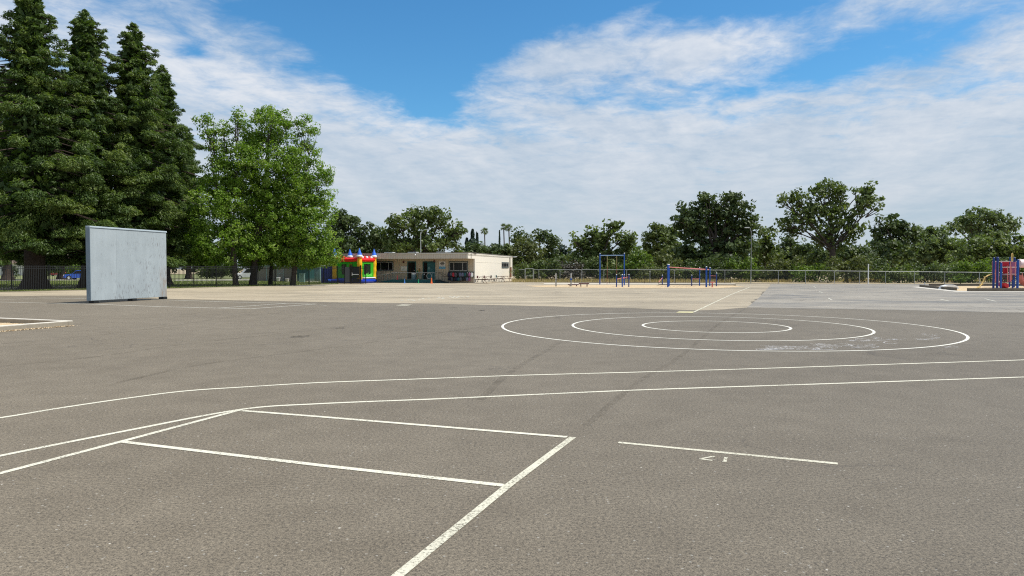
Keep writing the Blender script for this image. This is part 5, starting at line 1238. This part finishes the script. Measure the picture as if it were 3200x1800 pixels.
for x, yt, Y, lab in ((1574, 711, 185, 'far fan palm, left of the two above the tree line'), (1590, 712, 180, 'far fan palm with long bare trunk, right of the two'), (1514, 723, 190, 'far shorter palm-topped tree between the conifer and the palms')):
    b = at(x, 800, Y); b[2] = 0; zt_ = at(x, yt, Y)[2]; t = thing('palm_tree', lab, 'palm', b, group='far palms')
    MB().tube([(0, 0, 0), (.2, 0, zt_ * .5), (0, 0, zt_)], [.2, .15, .14], 8).build('trunk', M['bark'], t)
    Vq, Tq = [], []
    for k in range(46):
        a = random.uniform(0, 2 * PI); el = random.uniform(-1.1, 1.3); L = random.uniform(.85, 1.15)
        d = np.array([math.cos(a) * math.cos(el), math.sin(a) * math.cos(el), math.sin(el)])
        c = np.array([b[0], b[1], zt_]) + d * L * .55
        for s_ in range(5):
            dd = nrm(d + rng.normal(size=3) * .28); Vq.append(leaves(c[None] + dd * .2, nrm(rng.normal(size=(1, 3))), dd[None], np.array([L * .5]), np.array([.05]))); Tq.append(random.gauss(.5, .2))
    nonplanar('fronds', np.concatenate(Vq), M['oak'], np.array(Tq), t, b)
# left background greenery: dark round bushes and a light hedge
for x, Y, w, h, mm, lab in ((690, 118, 3.2, 3.0, 'oak_dark', 'dark round bush between the redwood trunk and broadleaf trunks'), (655, 122, 2.2, 2.4, 'oak', 'smaller round bush beside the dark one on the lawn'), (240, 128, 3.2, 3.4, 'bright', 'sunlit green hedge bush behind the blue car'), (38, 120, .7, 3.4, 'oak_dark', 'slim dark young tree on the lawn at the far left'), (140, 120, .8, 3.6, 'oak_dark', 'leafy dark sapling beside the thick redwood trunk')):
    b = at(x, 860, Y); b[2] = 0
    tree('lawn_bush', lab, b, [((b[0] + dx * w * .5, Y + dy * w * .4, h * fz), (w * .6, w * .6, h * .32)) for dx, dy, fz in ((-1, 0, .4), (0, -.5, .62), (1, .3, .42), (0, .5, .35))], mm, .1, 'bush', None, per=18, size=.2, sub=.5, fork_z=.2)
# background wood closing the view on the left
bgl = []
for i in range(26):
    x = -260 + i * 62; Y = random.uniform(195, 215); c = at(x, 0, Y); h = random.uniform(9, 15)
    if 40 < x < 220: continue
    bgl.append(((c[0], Y, h * .55), (random.uniform(4.5, 7), 5, h * .5)))
V, ti = blob_foliage(bgl, 5, .5, 1.3); o = nonplanar('far_wood', V, M['oak_dark'], ti); tag(o, 'hazy far wood beyond the park behind the redwoods', 'wood', kind='stuff')
bgl = []
for i in range(30):
    x = 1000 + i * 80; Y = random.uniform(150, 175); c = at(x, 0, Y); h = random.uniform(3.4, 4.8) if x < 1990 else random.uniform(6, 8.5)
    bgl.append(((c[0], Y, h * .5), (random.uniform(5, 8), 4, h * .5)))
V, ti = blob_foliage(bgl, 5, .5, 1.3); o = nonplanar('far_thicket', V, M['oak_dark'], ti); tag(o, 'continuous low thicket far behind the oaks', 'thicket', kind='stuff')

# ---------------------------------------------------------------- grass and dry tufts
def blades(name, pts, hmin, hmax, mat, label, w=.012):
    P = np.array(pts, float); n = len(P); h = rng.uniform(hmin, hmax, n); d = nrm(rng.normal(size=(n, 3)) * np.array([.35, .35, 0]) + np.array([0, 0, 1]))
    N = nrm(rng.normal(size=(n, 3)) * np.array([1, 1, .1]))
    V = leaves(P + d * h[:, None] / 2, N, d, h / 2, np.full(n, w)); o = nonplanar(name, V, mat, rng.normal(.5, .22, n)); tag(o, label, 'grass', kind='stuff')
pts = []
for _ in range(26000):
    x = random.uniform(1600, 3200); y = random.uniform(878, 885); p = G(x, y)
    k = math.sin(x * .021) + math.sin(x * .0537 + 1) + .4 * random.gauss(0, 1)
    if k > .2 or (x < 2340 and y > 881): pts.append((p[0], p[1] + 2.5 + random.uniform(0, 5), 0))
blades('dry_grass', pts, .15, .55, M['straw'], 'dry straw-coloured grass along the foot of the chain-link fence', .03)
pts = []
for _ in range(42000):
    x = random.uniform(-60, 1060); y = 876 + random.random() ** 1.5 * 26; p = G(x, y)
    f_ = np.interp(x, [p_[0] for p_ in fl_px], [p_[1] for p_ in fl_px])
    if y < f_ - .8 and not (873 < y < 878.5) and not (x < 430 and f_ - 12 < y and random.random() < .85): pts.append((p[0], p[1], 0))
blades('lawn_grass', pts, .05, .12, M['grass'], 'short patchy lawn grass under the redwoods behind the iron fence', .03)
pts = []
for _ in range(3000):
    x = random.uniform(-60, 1060); f_ = np.interp(x, [p_[0] for p_ in fl_px], [p_[1] for p_ in fl_px]); p = G(x, f_ + random.gauss(.3, .35)); pts.append((p[0], p[1], 0))
blades('weed_strip', pts, .04, .16, M['grass'], 'thin weeds growing along the foot of the iron fence', .02)

# ---------------------------------------------------------------- sun and sky
SE, SA = R(60), R(95)     # elevation, compass angle from +Y towards +X
sl = bpy.data.lights.new('sun', 'SUN'); sl.energy = 4.95; sl.angle = R(.55); sl.color = (1.0, .955, .88)
so = bpy.data.objects.new('sun', sl); COL.objects.link(so)
sd = np.array([math.sin(SA) * math.cos(SE), math.cos(SA) * math.cos(SE), math.sin(SE)])
import mathutils
so.rotation_euler = mathutils.Vector(sd).to_track_quat('Z', 'Y').to_euler(); so.location = (30, 0, 60)

w = bpy.data.worlds.new('World'); sc.world = w; w.use_nodes = True; nt = w.node_tree
bg = nt.nodes['Background']; bg.inputs['Strength'].default_value = .12
sky = nt.nodes.new('ShaderNodeTexSky'); sky.sky_type = 'NISHITA'; sky.sun_disc = False; sky.sun_elevation = SE; sky.sun_rotation = SA
sky.air_density = 1.0; sky.dust_density = .6; sky.ozone_density = 2.5; sky.altitude = 0
tc = nt.nodes.new('ShaderNodeTexCoord').outputs['Generated']
sp = nt.nodes.new('ShaderNodeSeparateXYZ'); nt.links.new(tc, sp.inputs[0])
dx, dy, dz = sp.outputs
az = mth(nt, 'ARCTAN2', dx, dy); el = mth(nt, 'ARCSINE', dz)
# deepen the clear blue
hs_ = nt.nodes.new('ShaderNodeHueSaturation'); hs_.inputs['Saturation'].default_value = 1.2; nt.links.new(sky.outputs[0], hs_.inputs['Color'])
blue = mixc(nt, 1.0, hs_.outputs[0], (.68, 1.08, 1.16), 'MULTIPLY')
# cloud layer coordinates: a flat layer seen in perspective
inv = mth(nt, 'DIVIDE', 1.0, mth(nt, 'ADD', mth(nt, 'MAXIMUM', dz, 0.0), .10))
cv = nt.nodes.new('ShaderNodeCombineXYZ'); nt.links.new(mth(nt, 'MULTIPLY', dx, inv), cv.inputs[0]); nt.links.new(mth(nt, 'MULTIPLY', dy, inv), cv.inputs[1])
mp = nt.nodes.new('ShaderNodeMapping'); mp.inputs['Rotation'].default_value = (0, 0, R(18)); mp.inputs['Scale'].default_value = (1.0, 1.0, 1); nt.links.new(cv.outputs[0], mp.inputs[0])
n1 = noise(nt, mp.outputs[0], 1.25, 9, .6, .5)
n2 = noise(nt, mp.outputs[0], 5.5, 7, .62, .4)
n4 = noise(nt, scaled(nt, mp.outputs[0], (1, .8, 1)), 17, 6, .65, .6)
n3 = noise(nt, scaled(nt, mp.outputs[0], (1.6, .55, 1)), 1.1, 6, .6, .3)
def pxang(px, py):
    d = ray(px, py); d = d / np.linalg.norm(d); return math.atan2(d[0], d[1]), math.asin(d[2])
def gauss(px, py, sx, sy, rot, wgt):
    a0_, e0_ = pxang(px, py); ca, sa = math.cos(R(rot)), math.sin(R(rot))
    u = mth(nt, 'SUBTRACT', az, a0_); v = mth(nt, 'SUBTRACT', el, e0_)
    p = mth(nt, 'ADD', mth(nt, 'MULTIPLY', u, ca / (sx / F)), mth(nt, 'MULTIPLY', v, sa / (sx / F)))
    q = mth(nt, 'ADD', mth(nt, 'MULTIPLY', u, -sa / (sy / F)), mth(nt, 'MULTIPLY', v, ca / (sy / F)))
    r2 = mth(nt, 'ADD', mth(nt, 'MULTIPLY', p, p), mth(nt, 'MULTIPLY', q, q))
    return mth(nt, 'MULTIPLY', mth(nt, 'EXPONENT', mth(nt, 'MULTIPLY', r2, -1.0)), wgt)
cover = None
for g in ((1290, 60, 330, 150, 0, -1.0), (1300, 240, 160, 150, 0, -.9), (1010, 60, 170, 70, -20, -.45), (1380, 350, 90, 40, 0, -.55), (1140, 210, 120, 60, -25, -.4), (1850, 20, 420, 60, 6, -.75), (2350, 20, 260, 75, 0, -.7), (2680, 170, 190, 55, 12, -.62), (2250, 295, 330, 38, 8, -.33), (1480, 120, 120, 60, 0, -.5),
          (600, 155, 50, 25, 0, -.55), (1960, 250, 120, 30, 20, -.2), (3000, 110, 120, 40, 20, -.3), (820, 40, 120, 40, 0, -.35), (2050, 150, 240, 55, 5, .40), (1640, 215, 160, 65, 20, .30), (2100, 205, 220, 40, 15, .25), (1980, 45, 110, 28, 20, .38), (700, 250, 240, 110, -25, .3), (2900, 150, 330, 90, 15, .15), (1150, 90, 80, 30, 10, .3)):
    x = gauss(*g); cover = x if cover is None else mth(nt, 'ADD', cover, x)
base_c = ramp(nt, el, R(3), R(14), 1.6, .48)
fb = mth(nt, 'ADD', mth(nt, 'MULTIPLY', mth(nt, 'SUBTRACT', n1, .5), 2.0), mth(nt, 'MULTIPLY', mth(nt, 'SUBTRACT', n2, .5), 1.0))
fb = mth(nt, 'ADD', fb, mth(nt, 'MULTIPLY', mth(nt, 'SUBTRACT', n4, .5), .40))
dens = mth(nt, 'ADD', mth(nt, 'ADD', base_c, mth(nt, 'MULTIPLY', cover, 1.0)), fb)
alpha = nt.nodes.new('ShaderNodeMapRange'); alpha.interpolation_type = 'SMOOTHSTEP'; alpha.inputs[1].default_value = -.05; alpha.inputs[2].default_value = .85; nt.links.new(dens, alpha.inputs[0])
# cloud brightness: whiter where dense and high, greyer blue veil low down
br1 = ramp(nt, mth(nt, 'ADD', mth(nt, 'ADD', mth(nt, 'MULTIPLY', n3, .6), mth(nt, 'MULTIPLY', n2, .3)), mth(nt, 'MULTIPLY', n4, .1)), .38, .62)
S_ = 1 / .12
c_low = tuple(x * S_ for x in (.50, .57, .63)); c_hi = tuple(x * S_ for x in (.80, .82, .86)); c_grey = tuple(x * S_ for x in (.40, .51, .66))
cc_ = mixc(nt, br1, c_grey, c_hi)
cc_ = mixc(nt, ramp(nt, el, R(1), R(15), .95, .05), cc_, mixc(nt, n3, tuple(x * S_ for x in (.44, .55, .62)), tuple(x * S_ for x in (.56, .59, .66))))
fin = mixc(nt, mth(nt, 'MULTIPLY', alpha.outputs[0], .96), blue, cc_)
nt.links.new(fin, bg.inputs['Color'])

sc.view_settings.view_transform = 'Standard'; sc.view_settings.look = 'None'; sc.view_settings.exposure = .08; sc.view_settings.gamma = 1
sc.view_settings.use_curve_mapping = False
sc.cycles.max_bounces = 6; sc.cycles.transparent_max_bounces = 16; sc.cycles.use_denoising = False; sc.cycles.filter_width = 1.15; sc.cycles.sample_clamp_indirect = 4
